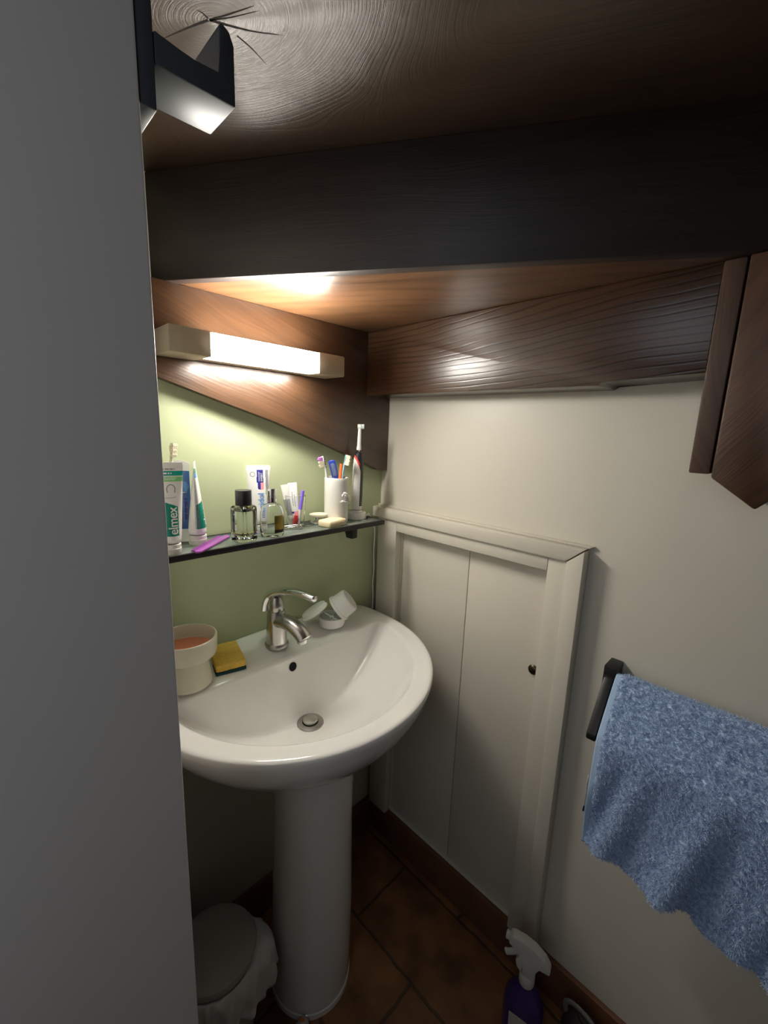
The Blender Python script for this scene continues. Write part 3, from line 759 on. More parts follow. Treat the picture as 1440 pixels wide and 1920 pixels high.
# brush packet
pk = thing('toothbrush_packet', 'blue printed toothbrush blister packet standing between the two left toothpaste tubes', 'packet', (-.6045, -.0195, SZ + .0005), math.radians(-24))
bm = B(); bx(bm, -.018, .018, -.0008, .0008, 0, .166, .0004, 1); obj('backing_card', bm, M['print_white'], pk)
bm = B(); prism(bm, [(-.015, .028), (.017, .028), (.0175, .150), (-.016, .152)], 'y', -.0013, -.0009); obj('card_print', bm, M['pack_blue'], pk)
rg = []
for o_, y in ((0, -.0014), (.0015, -.008), (.003, -.0105)):
    rg.append([Vector((-.013 + o_, y, .034 + o_)), Vector((.013 - o_, y, .034 + o_)), Vector((.013 - o_, y, .150 - o_)), Vector((-.013 + o_, y, .150 - o_))])
bm = B(); loft(bm, rg); obj('blister', bm, M['clear_plastic'], pk)
bm = B(); lathe(bm, [(.0, 0), (.011, 0), (.011, .0006), (.0, .0006)], 28, cap0=False, cap1=False); xform(bm, Matrix.Translation((.004, -.0015, .118)) @ Matrix.Rotation(PI / 2, 4, 'X')); obj('round_print', bm, M['print_blue'], pk)
bm = B(); prism(bm, [(-.018, .158), (.018, .158), (.018, .166), (.006, .172), (-.006, .172), (-.018, .166)], 'y', -.001, .001); obj('header_tab', bm, M['print_white'], pk)
small_print(lambda a, z: Vector((a, -.0017, z)), M['print_navy'], pk, .004, .010, .046, .100, 1, .0034, True)
small_print(lambda a, z: Vector((a, -.0017, z)), M['print_white'], pk, -.010, .014, .104, .112, 2, .0016)

# ------------------------------------------------------------------ comb
cb_ = thing('comb', 'purple plastic comb lying across the front edge of the shelf', 'comb', (-.568, -.077, SZ + .0012), math.radians(40.5))
bm = B(); prism(bm, [(-.068, -.006), (-.064, -.0095), (.055, -.0125), (.066, -.006), (.066, .004), (-.064, .0035), (-.068, .001)], 'z', 0, .0042, .0012); obj('spine', bm, M['purple_comb'], cb_)
bm = B()
for i in range(44):
    x = -.060 + i * .00268
    bx(bm, x, x + .0015, .003, .0155 if i > 3 else .013, .0008, .0032)
obj('teeth', bm, M['purple_comb'], cb_, smooth=False)

# ------------------------------------------------------------------ perfume bottles
b1 = thing('perfume_bottle', 'square clear glass perfume bottle with black cap, nearly empty', 'perfume bottle', (-.4985, -.081, SZ + .0006), math.radians(22), 'perfume bottles')
bm = B()
def sq(s, z, n=4, r=.25):
    out = []
    for i in range(32):
        a = 2 * PI * i / 32 + PI / 32; c, s_ = math.cos(a), math.sin(a); e = 5
        k = (abs(c) ** e + abs(s_) ** e) ** (-1 / e); out.append(Vector((s * k * c, s * k * s_, z)))
    return out
loft(bm, [sq(.0200, 0), sq(.0222, .002), sq(.0224, .010), sq(.0224, .068), sq(.0218, .0735), sq(.019, .0765)] + [[Vector((.0135 * math.cos(2 * PI * i / 32 + PI / 32), .0135 * math.sin(2 * PI * i / 32 + PI / 32), z)) for i in range(32)] for z in (.079, .088)], True, True)
inn = [sq(.0145, .012), sq(.0180, .015), sq(.0184, .060), sq(.017, .066)] + [[Vector((.010 * math.cos(2 * PI * i / 32 + PI / 32), .010 * math.sin(2 * PI * i / 32 + PI / 32), z)) for i in range(32)] for z in (.071, .085)]
loft(bm, [list(reversed(r)) for r in inn], True, True)
obj('glass_body', bm, M['glass'], b1, ang=25)
bm = B(); loft(bm, [sq(.0141, .0124), sq(.0176, .0154), sq(.0179, .0205)]); obj('perfume', bm, M['juice'], b1)['label'] = 'last of the pale yellow perfume'
bm = B(); lathe(bm, [(.0165, .0785), (.0172, .0795), (.0172, .109), (.0164, .1105), (.0, .1108)], 40, cap1=False); obj('cap', bm, M['brush_black'], b1)['label'] = 'black round cap'

b2 = thing('perfume_bottle', 'round-shouldered clear perfume bottle with chrome cap and gold label', 'perfume bottle', (-.4315, -.083, SZ + .0006), math.radians(-22), 'perfume bottles')
prof = [(.018, 0), (.0225, .0015), (.0242, .005), (.0246, .012), (.0247, .045), (.0240, .057), (.0210, .0675), (.0150, .0735), (.0085, .076), (.0082, .083)]
prin = [(.0078, .083), (.0078, .077), (.013, .0712), (.0190, .0655), (.0218, .056), (.0225, .045), (.0222, .014), (.0205, .0095), (.0, .008)]
bm = B(); lathe(bm, prof + prin, 48, cap0=True, cap1=False, sy=.78); xform(bm, Matrix.Diagonal((1.10, 1.12, 1, 1))); obj('glass_body', bm, M['glass'], b2)
bm = B(); lathe(bm, [(.0105, .078), (.0112, .079), (.0112, .108), (.0105, .1095), (.0, .11)], 36, cap1=False); obj('cap', bm, M['bright_chrome'], b2)['label'] = 'polished chrome cap'
bm = B()
def lab(z0, z1, a0, a1):
    n = 14; lo, hi = [], []
    for i in range(n + 1):
        a = a0 + (a1 - a0) * i / n; lo.append(Vector((.0249 * math.cos(a), .78 * .0249 * math.sin(a), z0)))
        r = .0243; hi.append(Vector((r * math.cos(a), .78 * r * math.sin(a), z1)))
    V0 = [bm.verts.new(p) for p in lo]; V1 = [bm.verts.new(p) for p in hi]
    return [bm.faces.new([V0[i], V0[i + 1], V1[i + 1], V1[i]]) for i in range(n)]
lab(.0175, .050, 4.80, 5.75)
for f in lab(.0105, .0175, 4.80, 5.75): f.material_index = 1
xform(bm, Matrix.Diagonal((1.10, 1.12, 1, 1))); obj('label', bm, [M['gold'], M['label_black']], b2)['label'] = 'gold foil label with black foot'

# ------------------------------------------------------------------ glass tumbler with small tubes
gl = thing('glass_tumbler', 'clear glass tumbler holding small tubes, right of the perfume bottles', 'tumbler', (-.3405, -.0405, SZ + .0006))
bm = B(); lathe(bm, [(.019, 0), (.0212, .001), (.0228, .03), (.0252, .080), (.0247, .0806), (.0240, .080), (.0216, .03), (.0199, .0055), (.0, .005)], 44, cap1=False); obj('glass_wall', bm, M['glass'], gl)
gx, gy = -.3405, -.0405
def small_tube(label, loc, top, w, mats_, stripes, rotz):
    t = thing('small_tube', label, 'tube', loc, 0, 'small tubes in the glass tumbler')
    loc, top = Vector(loc), Vector(top); ax = top - loc; L_ = ax.length
    m = axis_frame(Vector((0, 0, 0)), ax, Vector((math.cos(rotz), math.sin(rotz), 0)))
    rings = []
    for i in range(21):
        q = i / 20; z = .010 + (L_ - .010) * q; ww = w * (.72 + .28 * q); de = w * .6 * (1 - q) + .0012
        if i == 0: ww *= .6; de *= .6
        rings.append([Vector((ww * math.cos(2 * PI * k / 32), de * math.sin(2 * PI * k / 32), z)) for k in range(32)])
    bm = B(); loft(bm, rings)
    for f in bm.faces:
        c = f.calc_center_median(); f.material_index = stripes(c.x, c.y, c.z / L_)
    xform(bm, m); obj('tube', bm, [M[x] for x in mats_], t, ang=50)
    bm = B(); lathe(bm, [(w * .5, 0), (w * .55, .001), (w * .5, .011), (w * .3, .012)], 24); xform(bm, m); obj('cap', bm, M['cap_white'], t)
    return t, m, L_, w
ta, m_, L_, w_ = small_tube('small white tube with grey script and blue ring, right one in the glass tumbler', (gx + .000, gy - .006, SZ + .0075), (gx - .003, gy + .010, 1.267), .0115, ['tube_white', 'print_pink', 'print_navy'], lambda x, y, q: 1 if (y < 0 and .20 < q < .30 and x > -.004) else (2 if (y < 0 and .28 < q < .33 and x < .004) else 0), -.45)
small_print(lambda a, z: m_ @ Vector((a, -(w_ * .6 * (1 - (z - .010) / (L_ - .010)) + .0012) * math.sqrt(max(0, 1 - (a / (w_ * .9)) ** 2)) - .0005, z)), M['print_grey'], ta, -.006, .003, .045, .085, 2, .0018, True)
tb_, _, _, _ = small_tube('small grey and white tube leaning left in the glass tumbler', (gx - .007, gy + .008, SZ + .0075), (gx - .020, gy + .017, 1.262), .0105, ['tube_white', 'print_grey'], lambda x, y, q: 1 if .25 < q < .62 else 0, -.6)
rd_ = bpy.data.objects
bm = B(); sweep(bm, [(0, 0, 0), (.002, -.001, .01), (.005, .001, .020)], [.0055, .006, .0045], 14); o = obj('red_stick', bm, M['red'], loc=(gx - .009, gy - .010, SZ + .0115)); tag(o, 'short red plastic stick low in the glass tumbler', 'stick')
bm = B(); sweep(bm, [(0, 0, 0), (.001, .001, .028), (.002, .002, .048)], [.0042, .0048, .004], 14); o = obj('pink_stick', bm, M['pink'], loc=(gx + .008, gy + .006, SZ + .0105)); tag(o, 'pink plastic stick behind the violet one in the glass tumbler', 'stick')
vs_ = thing('violet_stick', 'violet rounded handle sticking out of the glass tumbler', 'handle', (gx + .004, gy - .009, SZ + .0105))
bm = B(); sweep(bm, [(0, 0, 0), (.004, 0, .035)], [.003, .004], 14); obj('shaft', bm, M['print_white'], vs_)
bm = B(); sweep(bm, spline([(.0042, 0, .036), (.009, .001, .060), (.0125, .0015, .079), (.0135, .0016, .083)], 10), [.0042] * 9 + [.0036, .0016], 14); obj('grip', bm, M['violet'], vs_)

# ------------------------------------------------------------------ nail clipper, compact, soap
nc = thing('nail_clipper', 'silver nail clipper lying on the shelf in front of the glass tumbler', 'nail clipper', (-.366, -.055, SZ + .0008), math.radians(-28))
bm = B(); prism(bm, [(-.030, 0), (.026, 0), (.031, .0035), (.029, .0045), (.022, .002), (-.030, .0016)], 'y', -.0055, .0055, .0005, 1); obj('lower_jaw', bm, M['bright_chrome'], nc)
bm = B(); prism(bm, [(-.030, .0022), (.018, .0062), (.030, .0052), (.031, .0040), (.029, .0062), (.018, .0085), (-.030, .0042)], 'y', -.0055, .0055, .0005, 1); obj('upper_jaw', bm, M['bright_chrome'], nc)
bm = B(); prism(bm, [(-.032, .0055), (.020, .0092), (.022, .0112), (.012, .0120), (-.032, .0075)], 'y', -.0045, .0045, .0007, 1); obj('lever', bm, M['steel'], nc)
bm = B(); lathe(bm, [(.0022, 0), (.0022, .0125), (.0, .013)], 14, (.020, 0, 0), True, False); obj('pin', bm, M['bright_chrome'], nc)

cp = thing('magnetic_soap_holder', 'small chrome disc stand with ivory oval top, left of the stoneware tumbler', 'holder', (-.268, -.034, SZ + .0006))
bm = B(); lathe(bm, [(.019, 0), (.0205, .001), (.0205, .003), (.017, .0055), (.008, .0075), (.006, .010), (.0065, .0165)], 36); obj('chrome_foot', bm, M['bright_chrome'], cp)
bm = B(); lathe(bm, [(.0, .0165), (.020, .0165), (.0235, .018), (.0245, .021), (.0235, .024), (.019, .0255), (.0, .026)], 40, (.004, .002, 0), False, False, sx=1.05, sy=.75); xform(bm, Matrix.Rotation(-.5, 4, 'Z')); obj('oval_top', bm, M['old_plastic'], cp)

sp_ = thing('soap_bar', 'cream bar of soap with ribbed side at the front of the shelf', 'soap', (-.2555, -.0815, SZ + .0006), math.radians(11))
bm = bx(B(), -.033, .033, -.0215, .0215, 0, .0175, .005, 3)
obj('soap', bm, M['soap'], sp_)
bm = B()
for i in range(16): bx(bm, -.0245 + i * .0031, -.0245 + i * .0031 + .0014, -.0222, -.0212, .0062, .0122, .0003, 1)
obj('ribs', bm, M['soap'], sp_)

# ------------------------------------------------------------------ stoneware tumbler and its brushes
HX, HY = -.2175, -.0485
tm = thing('brush_tumbler', 'matt white stoneware tumbler with small relief figure, holding toothbrushes', 'tumbler', (HX, HY, SZ + .0006))
bm = B(); lathe(bm, [(.028, 0), (.0305, .0015), (.0318, .006), (.0318, .112), (.0322, .118), (.0312, .1205), (.0298, .120), (.0285, .114), (.028, .010), (.0, .008)], 56, cap1=False); obj('tumbler_wall', bm, M['stoneware'], tm)
bm = B()
ra = math.radians(-83)
rx, ry = .0318 * math.cos(ra), .0318 * math.sin(ra); tx, ty = -math.sin(ra), math.cos(ra); nx_, ny_ = math.cos(ra), math.sin(ra)
def blob(a, z, ra_, rz_, dep=.55, tilt=0):
    q = B(); bmesh.ops.create_uvsphere(q, u_segments=18, v_segments=12, radius=1)
    m = Matrix(((tx, nx_, 0, rx + tx * a * 1.35), (ty, ny_, 0, ry + ty * a * 1.35 - abs(a) * .10), (0, 0, 1, z), (0, 0, 0, 1)))
    xform(q, m @ Matrix.Rotation(tilt, 4, 'Y') @ Matrix.Diagonal((ra_ * 1.2, ra_ * dep, rz_, 1)))
    me_ = bpy.data.meshes.new('tmp'); q.to_mesh(me_); q.free(); bm.from_mesh(me_); bpy.data.meshes.remove(me_)
for s_ in ((0, .074, .0060, .0060, .9, 0), (.0015, .0785, .0075, .0042, .8, .5), (-.005, .076, .0035, .0050, .7, .6), (.001, .066, .0050, .0048, .8, 0), (-.004, .059, .0068, .0034, .8, .3), (-.010, .0575, .0050, .0022, .7, .5), (.003, .0555, .0060, .0030, .8, -.4), (.0105, .053, .0070, .0020, .6, .5), (.012, .066, .0040, .0095, .45, -.3), (.001, .0445, .0028, .0062, .8, .1), (-.001, .050, .0035, .0035, .7, 0)):
    blob(*s_)
obj('relief_figure', bm, M['stoneware'], tm)['label'] = 'raised relief figure'
toothbrush('toothbrush', 'white and navy toothbrush with mauve-tipped bristles in the stoneware tumbler', (HX + .006, HY + .013, SZ + .012), (HX - .041, HY + .008, 1.331), .004, -.86 * CR - .10 * CU - .45 * CF, 'white_plastic', 'bristle', mats2='navy', tip='mauve_br', group=GB, bl=.0125, headlen=.027)
# blue brush: textured back of the head turned to the room
bb = thing('toothbrush', 'blue toothbrush showing the speckled rubber back of its head in the stoneware tumbler', 'toothbrush', (HX + .008, HY - .004, SZ + .012), 0, GB)
bm = B(); sweep(bm, spline([(0, 0, 0), (-.002, .003, .06), (-.006, .008, .105), (-.010, .011, .122)], 14), [(.006, .004)] * 11 + [(.0068, .004)] * 4, 14, up=CF); obj('handle', bm, M['blue_br'], bb)
pth = spline([(-.008, .009, .108), (-.011, .013, .130), (-.0145, .016, .147), (-.0160, .0165, .1535)], 14)
bm = B(); sweep(bm, pth, [(.0085 + .0012 * math.sin(PI * i / 14), .0035) for i in range(13)] + [(.0075, .003), (.004, .0016)], 18, up=CF); obj('head', bm, M['blue_br'], bb)
pth2 = [p - CF * .0022 for p in spline([(-.0085, .0095, .112), (-.011, .013, .130), (-.0138, .0155, .1455)], 12)]
bm = B(); sweep(bm, pth2, [(.0064, .0026)] * 11 + [(.0055, .002), (.003, .0012)], 16, up=CF); obj('tongue_pad', bm, M['blue_dots'], bb)
bm = B()
for i in range(7):
    for j in (-1, 0, 1):
        c = Vector((-.0095 - .0007 * i, .0115 + .0007 * i, .120 + .0045 * i)) + CR * (j * .004); sweep(bm, [c + CF * .003, c + CF * .012], .0017, 7)
obj('bristles', bm, M['bristle_blue'], bb)
ob = thing('orange_brush_handle', 'flat orange plastic handle end sticking out of the stoneware tumbler', 'handle', (HX - .009, HY - .016, SZ + .012), 0, GB)
bm = B(); sweep(bm, spline([(0, 0, 0), (.006, .001, .07), (.0105, .001, .125), (.0130, .001, .1455)], 14), [(.0042, .003)] * 15, 12, up=CF); obj('handle', bm, M['orange'], ob)
toothbrush('toothbrush', 'pale blue toothbrush with ivory bristles leaning right in the stoneware tumbler', (HX + .003, HY + .011, SZ + .012), (HX + .0300, HY - .004, 1.335), -.004, .9 * CR - .12 * CU - .3 * CF, 'aqua', 'bristle', group=GB, bl=.0135, headlen=.028, hw=.0055)

# ------------------------------------------------------------------ electric toothbrush, charger, cable
CX, CY = -.1435, -.0475
ch = thing('brush_charger', 'white charging base under the electric toothbrush', 'charger', (CX, CY, SZ + .0006), math.radians(-10))
bm = B(); lathe(bm, [(.0265, 0), (.0275, .001), (.0275, .004), (.0262, .0155), (.0235, .019), (.0, .0195)], 44, sx=1.08, sy=.92, cap1=False); obj('base', bm, M['white_plastic'], ch)
bm = B(); lathe(bm, [(.0165, .019), (.0155, .0235), (.0, .024)], 32, cap1=False); obj('seat', bm, M['white_plastic'], ch)
bm = B(); sweep(bm, [(.026, -.004, .007), (.034, -.004, .0065)], [.0038, .0026], 14); obj('cable_plug', bm, M['white_plastic'], ch)
eb = thing('electric_toothbrush', 'white black and red electric toothbrush standing on its charger by the corner', 'electric toothbrush', (CX, CY, SZ + .025))
eb.rotation_euler = (0, math.radians(1.5), 0)
prof = [(.0120, 0), (.0143, .0015), (.0148, .006), (.0152, .04), (.0152, .09), (.0142, .125), (.0128, .145), (.0112, .155), (.0075, .161), (.0045, .163)]
bm = B(); n = 160; rings = []
pz = []
for i in range(len(prof) - 1):
    for k in range(24): 
        q = k / 24; pz.append((prof[i][0] * (1 - q) + prof[i + 1][0] * q, prof[i][1] * (1 - q) + prof[i + 1][1] * q))
pz.append(prof[-1])
for r, z in pz: rings.append([Vector((r * math.cos(2 * PI * i / n), r * math.sin(2 * PI * i / n), z)) for i in range(n)])
loft(bm, rings)
# black grip wraps the right side and the top; a red flash runs along its upper border
for f in bm.faces:
    c = f.calc_center_median(); a = c.dot(CR) / .0152; z = c.z
    fr = c.dot(CF) < 0
    edge = .52 if z < .105 else .52 - ((z - .105) / .05) ** 1.6 * 1.62
    if (a > edge) or z > .156: f.material_index = 1
    if z > .112 and edge < a < edge + .40 * min(1, max(0, (z - .112) / .02)) and a < .35 and z < .152: f.material_index = 2
    if z < .012: f.material_index = 0
obj('handle', bm, [M['white_plastic'], M['brush_black'], M['brush_red']], eb)
bm = B(); lathe(bm, [(.0018, .162), (.0018, .170)], 12); obj('shaft', bm, M['bright_chrome'], eb)
bm = B(); lathe(bm, [(.0058, .167), (.0066, .1675), (.0064, .176), (.0055, .177), (.0052, .20), (.0044, .222), (.0042, .232), (.0035, .236)], 24); 
sweep(bm, [Vector((0, 0, .231)) - CR * .006, Vector((0, 0, .231)) + CR * .003], [.0062, .0068], 20); obj('brush_neck', bm, M['white_plastic'], eb)
bm = B()
for i in range(22):
    r = .0058 * math.sqrt((i + .5) / 22); a = i * 2.4
    o_ = CU * (r * math.cos(a)) + CF * (r * math.sin(a)) + Vector((0, 0, .231))
    sweep(bm, [o_ + CR * .002, o_ + CR * .0115], .0013, 6)
obj('bristle_head', bm, M['bristle_blue'], eb)
bm = B(); sweep(bm, spline([(CX + .0345, CY - .0095, SZ + .0055), (-.098, -.046, SZ + .0040), (-.084, -.030, SZ + .0035), (-.062, -.016, SZ - .004), (-.036, -.0085, 1.118), (-.0275, -.0065, 1.085), (-.0305, -.0065, 1.03), (-.0265, -.0065, .975), (-.0300, -.0065, .92), (-.0270, -.0065, .87), (-.0300, -.0065, .80), (-.029, -.0065, .74)], 90), .0025, 10, up=Vector((.8, .6, 0)))
o = obj('charger_cable', bm, M['cable']); tag(o, 'thin white cable running down the wall corner from shelf to washbasin', 'cable')

# ------------------------------------------------------------------ towel rail and towel
tr = thing('towel_rail', 'black square two-bar towel rail on the cream wall', 'towel rail', (0, -.715, .84))
obj('wall_mount', bx(B(), -.046, 0, -.011, .013, .072, .113, .003), M['black'], tr)
bm = B(); prism(bm, [(-.014, .010), (.008, .010), (.008, .000), (-.014, .000)], 'x', -.02, -.01); bm.clear()
prism(bm, [(-.036, .098), (-.036, .070), (-.096, -.013), (-.118, -.013), (-.118, .000), (-.053, .092)], 'y', -.009, .009, .003); obj('side_arm', bm, M['black'], tr)
obj('bar', bx(B(), -.050, -.034, -.46, -.009, .080, .096, .002), M['black'], tr)
obj('bar', bx(B(), -.112, -.096, -.46, -.009, -.011, .004, .002), M['black'], tr)
obj('wall_mount', bx(B(), -.034, 0, -.472, -.46, .058, .112, .003), M['black'], tr)
bm = B(); prism(bm, [(-.036, .098), (-.036, .070), (-.096, -.013), (-.118, -.013), (-.118, .000), (-.053, .092)], 'y', -.478, -.46, .003); obj('side_arm', bm, M['black'], tr)

TY0, TY1 = -.7265, -1.16
tw = thing('towel', 'blue terry towel hanging over the black towel rail', 'towel', (-.06, -.90, .94))
# profile in x,z, going over the inner bar and out over the lower bar
PROF = spline([(-.024, 0, .70), (-.024, 0, .80), (-.024, 0, .90), (-.029, 0, .936), (-.042, 0, .943), (-.056, 0, .934), (-.085, 0, .895), (-.112, 0, .856), (-.121, 0, .838), (-.123, 0, .80), (-.123, 0, .74), (-.122, 0, .67), (-.120, 0, .602)], 240)
NV = 210; rows = []
def hem_z(y): 
    q = -(y - TY0); return -.10 * q + .003 * math.sin(q * 14)
def tpoint(i, y, off=0.0, fuzz=0.0):
    p = PROF[i]; q = i / 240
    x, z = p.x, p.z
    down = max(0, (.85 - z) / .26) if q > .6 else 0
    if q > .6: z += hem_z(y) * down
    yy = y + .010 * down * math.sin((y + .8) * 9) * (1 if y < TY0 - .01 else .3)
    # folds deepen towards the hem and lean a little
    s = y * 1.0 - .22 * (.85 - z)
    fold = (.0105 * math.sin(s * 72 + 1.1) + .0075 * math.sin(s * 41 + 4.0) + .005 * math.sin(s * 118)) * min(1, down * 1.5)
    env = sst(-(y - TY0), .0, .03)
    x += fold * (.35 + .65 * env)
    co = Vector((x, yy, z))
    if q > .35:
        fz = mnoise.noise(co * 330) * .0016 + mnoise.noise(co * 120) * .0022 + mnoise.noise(co * 700) * .0010
        sd_ = Vector((-1, 0, .45 if q < .62 else .05)).normalized()
        co += sd_ * (fz * fuzz + off)
    return co
RT = Vector((-.06, -.90, .94))
bm = B(); grid = []
for i in range(241):
    row = []
    for j in range(NV + 1):
        y = TY0 - .011 - (TY0 - .011 - TY1) * j / NV
        row.append(bm.verts.new(tpoint(i, y, .0015, 1.0) - RT))
    grid.append(row)
for i in range(240):
    for j in range(NV): bm.faces.new([grid[i][j], grid[i + 1][j], grid[i + 1][j + 1], grid[i][j + 1]])
cloth = obj('terry_cloth', bm, M['towel'], tw, ang=180, recalc=False)
bm = B(); grid = []
for i in range(241):
    row = [bm.verts.new(tpoint(i, TY0 - .012 * j / 4, .0012, .1) - RT) for j in range(5)]; grid.append(row)
for i in range(240):
    for j in range(4): bm.faces.new([grid[i][j], grid[i + 1][j], grid[i + 1][j + 1], grid[i][j + 1]])
hm = obj('hem', bm, M['towel_hem'], tw, ang=180, recalc=False); md = hm.modifiers.new('thickness', 'SOLIDIFY'); md.thickness = .004; md.offset = -1
hm['label'] = 'flat woven pale blue edge'
bm = B()
for k_ in range(9):
    pass
v0 = [tpoint(i, TY0, .001) - RT for i in (193, 200, 207, 214, 218)]
L0 = [bm.verts.new(p + Vector((-.0005, .0005, 0))) for p in v0]; L1 = [bm.verts.new(p + Vector((-.0015, .0028 + .0012 * math.sin(i * 2), 0))) for i, p in enumerate(v0)]
for i in range(4): bm.faces.new([L0[i], L0[i + 1], L1[i + 1], L1[i]]).material_index = 0
f_ = list(bm.faces); f_[-1].material_index = 1
ct = obj('care_tag', bm, [M['paper'], M['navy']], tw); md = ct.modifiers.new('thickness', 'SOLIDIFY'); md.thickness = .0006; ct['label'] = 'small white sewn-in tag'
# loose terry loops
ps = cloth.modifiers.new('pile', 'PARTICLE_SYSTEM').particle_system.settings
ps.type = 'HAIR'; ps.count = 90000; ps.hair_length = .0036; ps.hair_step = 3; ps.use_advanced_hair = True
ps.emit_from = 'FACE'; ps.use_modifier_stack = False
ps.brownian_factor = .0011; ps.factor_random = .0012; ps.length_random = .5
ps.root_radius = 1.0; ps.tip_radius = .8; ps.radius_scale = .00085
ps.render_step = 3; ps.display_step = 2; ps.material = 1
md = cloth.modifiers.new('thickness', 'SOLIDIFY'); md.thickness = .003; md.offset = -1

# ------------------------------------------------------------------ bin, bottles and odd things on the floor
bn = thing('waste_bin', 'grey round pedal bin with a white bag hanging out, left of the pedestal', 'bin', (-.643, -.178, 0))
bn.scale = (.893, .893, 1)
bm = B(); lathe(bm, [(.080, 0), (.083, .003), (.094, .255), (.0965, .262), (.094, .264), (.091, .258), (.078, .006), (.0, .005)], 48, cap1=False); obj('body', bm, M['bin_grey'], bn)
bm = B(); lathe(bm, [(.0965, .2665), (.0985, .270), (.0985, .276), (.096, .281), (.085, .2855), (.05, .290), (.0, .2915)], 48, cap1=False); obj('lid', bm, M['bin_grey'], bn)
bm = B(); rings = []
for k_, (r, z) in enumerate(((.0955, .262), (.100, .267), (.107, .262), (.113, .246), (.112, .222), (.113, .200), (.116, .178))):
    rg = []
    for i in range(96):
        a = 2 * PI * i / 96; p = Vector((math.cos(a), math.sin(a), k_ * .35)); bulge = math.exp(-((a - 5.70) / .55) ** 2)
        f = mnoise.noise(p * 3.2) * .006 + mnoise.noise(p * 9) * .004 + .003 * math.sin(a * 23 + k_)
        rr_ = r + (f * k_ / 2.2) + bulge * .030 * min(1, k_ / 3)
        rr_ = min(rr_, (.106 if math.cos(a) < -.6 else 1))
        zz = z + (mnoise.noise(p * 4 + Vector((5, 0, 0))) * .010 * k_ / 2) + bulge * .014 * (k_ < 4) 
        rg.append(Vector((rr_ * math.cos(a), rr_ * math.sin(a), zz)))
    rings.append(rg)
loft(bm, rings, False, False); bg = obj('bin_bag', bm, M['bag'], bn, ang=180); bg.modifiers.new('smooth', 'SUBSURF').render_levels = 2; md = bg.modifiers.new('thickness', 'SOLIDIFY'); md.thickness = .0008; bg['label'] = 'crumpled white bin bag'

sbx, sby = -.118, -.655
sb = thing('spray_bottle', 'purple spray bottle with dusty white trigger head by the door frame', 'spray bottle', (sbx, sby, 0), math.radians(104))
bm = B(); rings = []
for z, a_, b_ in ((0, .040, .028), (.004, .044, .031), (.05, .045, .032), (.085, .045, .032), (.105, .041, .030), (.122, .032, .025), (.136, .022, .019), (.146, .0155, .0150), (.156, .0150, .0150)):
    rings.append([Vector((a_ * math.copysign(abs(math.cos(2 * PI * i / 40)) ** .8, math.cos(2 * PI * i / 40)), b_ * math.copysign(abs(math.sin(2 * PI * i / 40)) ** .8, math.sin(2 * PI * i / 40)), z)) for i in range(40)])
loft(bm, rings); obj('bottle', bm, M['purple_bottle'], sb)
bm = B(); prism(bm, [(-.020, .025), (.024, .025), (.026, .085), (-.022, .082)], 'y', .0322, .0330); obj('label_sticker', bm, M['paper'], sb)
bm = B(); lathe(bm, [(.0165, .150), (.0175, .152), (.0175, .172), (.0155, .176)], 28); obj('collar', bm, M['trigger'], sb)
# trigger head: nozzle towards local +x
bm = B(); prism(bm, [(-.016, .172), (.010, .172), (.013, .205), (.016, .222), (.022, .232), (.040, .236), (.046, .240), (.047, .258), (.038, .264), (.015, .266), (-.012, .260), (-.034, .246), (-.046, .228), (-.047, .219), (-.040, .217), (-.022, .222), (-.018, .205)], 'y', -.0115, .0115, .003); obj('head', bm, M['trigger'], sb)
bm = B(); lathe(bm, [(.009, 0), (.0095, .001), (.0095, .008), (.006, .009)], 20); xform(bm, Matrix.Translation((.046, 0, .249)) @ Matrix.Rotation(PI / 2, 4, 'Y')); obj('nozzle', bm, M['trigger'], sb)
bm = B(); sweep(bm, spline([(.018, 0, .226), (.030, 0, .216), (.043, 0, .204), (.052, 0, .198)], 12), [(.008, .0045)] * 11 + [(.0085, .006), (.007, .004)], 16, up=Vector((0, 1, 0))); obj('trigger', bm, M['trigger'], sb)
bm = B(); prism(bm, [(.012, .176), (.024, .186), (.028, .202), (.020, .214), (.012, .212)], 'y', -.009, .009, .002); obj('trigger_guard', bm, M['trigger'], sb)

bt = thing('cleaning_bottle', 'dark plastic bottle with grey loop handle on the floor behind the spray bottle', 'bottle', (-.070, -.775, 0), math.radians(85))
bm = B(); lathe(bm, [(.040, 0), (.044, .003), (.044, .075), (.040, .095), (.028, .112), (.015, .120), (.015, .130), (.0, .131)], 40, cap1=False, sx=1.1, sy=.8); obj('bottle', bm, M['dark_plastic'], bt)
bm = B(); sweep(bm, spline([(.040, 0, .088), (.046, 0, .115), (.034, 0, .132), (.006, 0, .137), (-.030, 0, .125), (-.050, 0, .100), (-.052, 0, .070)], 30), [(.006, .004)] * 31, 12, up=Vector((0, 1, 0))); obj('loop_handle', bm, M['grey_rubber'], bt)

fp = thing('crumpled_wrapper', 'off-white paper wrapper with orange mark on the floor before the pedestal', 'wrapper', (-.495, -.294, 0), math.radians(-50))
fp.scale = (.5, .5, 1.4)
bm = B(); rings = []
for x, h, w_ in ((-.035, .004, .016), (-.02, .016, .026), (0, .022, .030), (.02, .018, .025), (.036, .005, .010)):
    rings.append([Vector((x, w_ * math.cos(2 * PI * i / 20) + .002 * math.sin(i * 3), max(.0006, h * (.5 + .55 * math.sin(2 * PI * i / 20)) + .002 * math.sin(i * 5 + x * 200)))) for i in range(20)])
loft(bm, rings); obj('paper', bm, M['paper'], fp)
bm = B(); prism(bm, [(-.012, -.008), (.014, -.006), (.010, .006), (-.010, .007)], 'z', .0232, .0240); obj('orange_mark', bm, M['orange_print'], fp)

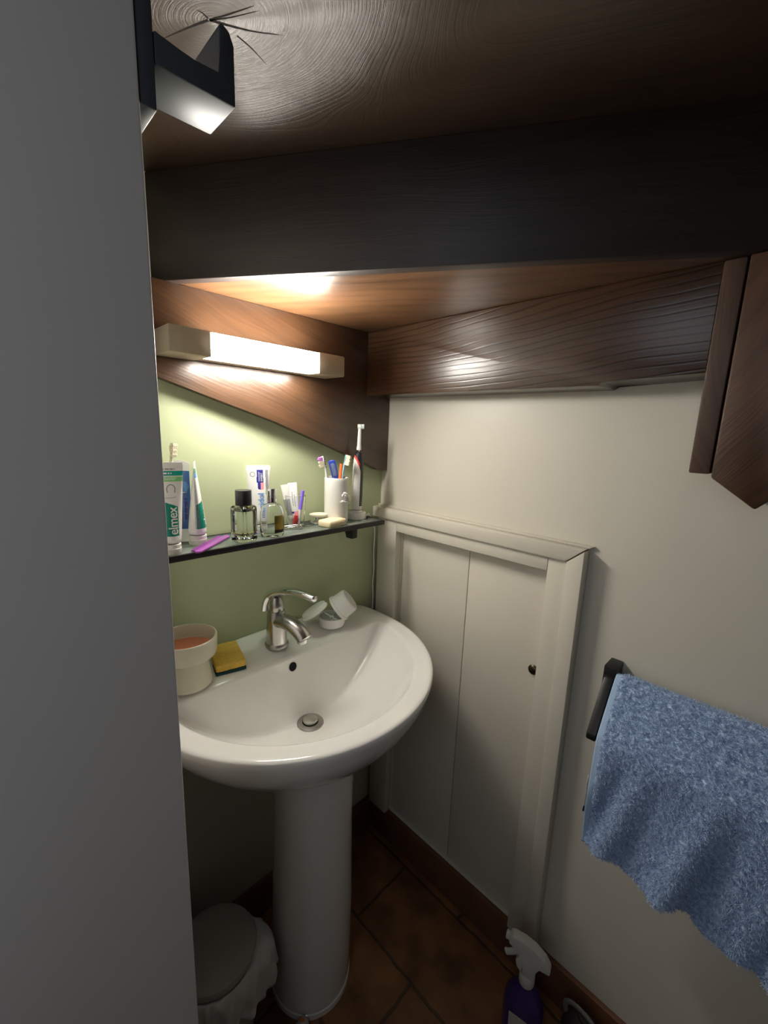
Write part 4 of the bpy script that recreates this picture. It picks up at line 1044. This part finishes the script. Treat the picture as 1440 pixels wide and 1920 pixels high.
bm = B(); pts = [(-.008, .0), (-.003, .034), (.003, .036), (.008, .022), (.011, .010), (.008, -.004), (.002, -.018), (-.004, -.017)]
prism(bm, pts, 'y', -.0012, 0, .0004, 1); o = obj('wall_patch', bm, M['print_white'], loc=(-.036, -.0002, .290)); tag(o, 'ragged white patch low on the wall behind the pedestal', 'paint patch')  # thin ragged white shape on the lower wall

# ------------------------------------------------------------------ light
w = bpy.data.worlds.new('World'); S.world = w; w.use_nodes = True
bgn = w.node_tree.nodes['Background']; bgn.inputs['Color'].default_value = (1.0, .97, .91, 1); bgn.inputs['Strength'].default_value = .043

# added area light for hall daylight, set close to brighten the grey wall
la = bpy.data.lights.new('hall_daylight_fill', 'AREA'); la.shape = 'RECTANGLE'; la.size = .45; la.size_y = .9
la.energy = 1.75; la.color = (.82, .90, 1.0)
lo = bpy.data.objects.new('hall_daylight_fill', la); COL.objects.link(lo)
lo.location = (-1.55, -.98, 1.55); lo.rotation_euler = (Vector((-.85, -.55, 1.35)) - lo.location).to_track_quat('-Z', 'Y').to_euler()

# ------------------------------------------------------------------ camera
cam = bpy.data.cameras.new('camera'); co = bpy.data.objects.new('camera', cam); COL.objects.link(co)
cam.sensor_fit = 'VERTICAL'; cam.sensor_height = 24.0; cam.sensor_width = 18.0; cam.lens = 24.0 * 787.35 / 1920.0; cam.clip_start = .01
yaw, pit, rol = math.radians(45.345), math.radians(10.849), math.radians(-2.043)
f = Vector((math.sin(yaw) * math.cos(pit), math.cos(yaw) * math.cos(pit), -math.sin(pit)))
r = Vector((math.cos(yaw), -math.sin(yaw), 0)); dn = f.cross(r)
r2 = r * math.cos(rol) + dn * math.sin(rol); d2 = -r * math.sin(rol) + dn * math.cos(rol)
mt = Matrix((r2, -d2, -f)).transposed().to_4x4(); mt.translation = Vector((-.92, -.925, 1.40))
co.matrix_world = mt
S.camera = co

S.view_settings.view_transform = 'Standard'; S.view_settings.look = 'None'
S.view_settings.exposure = 0.2; S.view_settings.gamma = 1.0; S.view_settings.use_curve_mapping = False
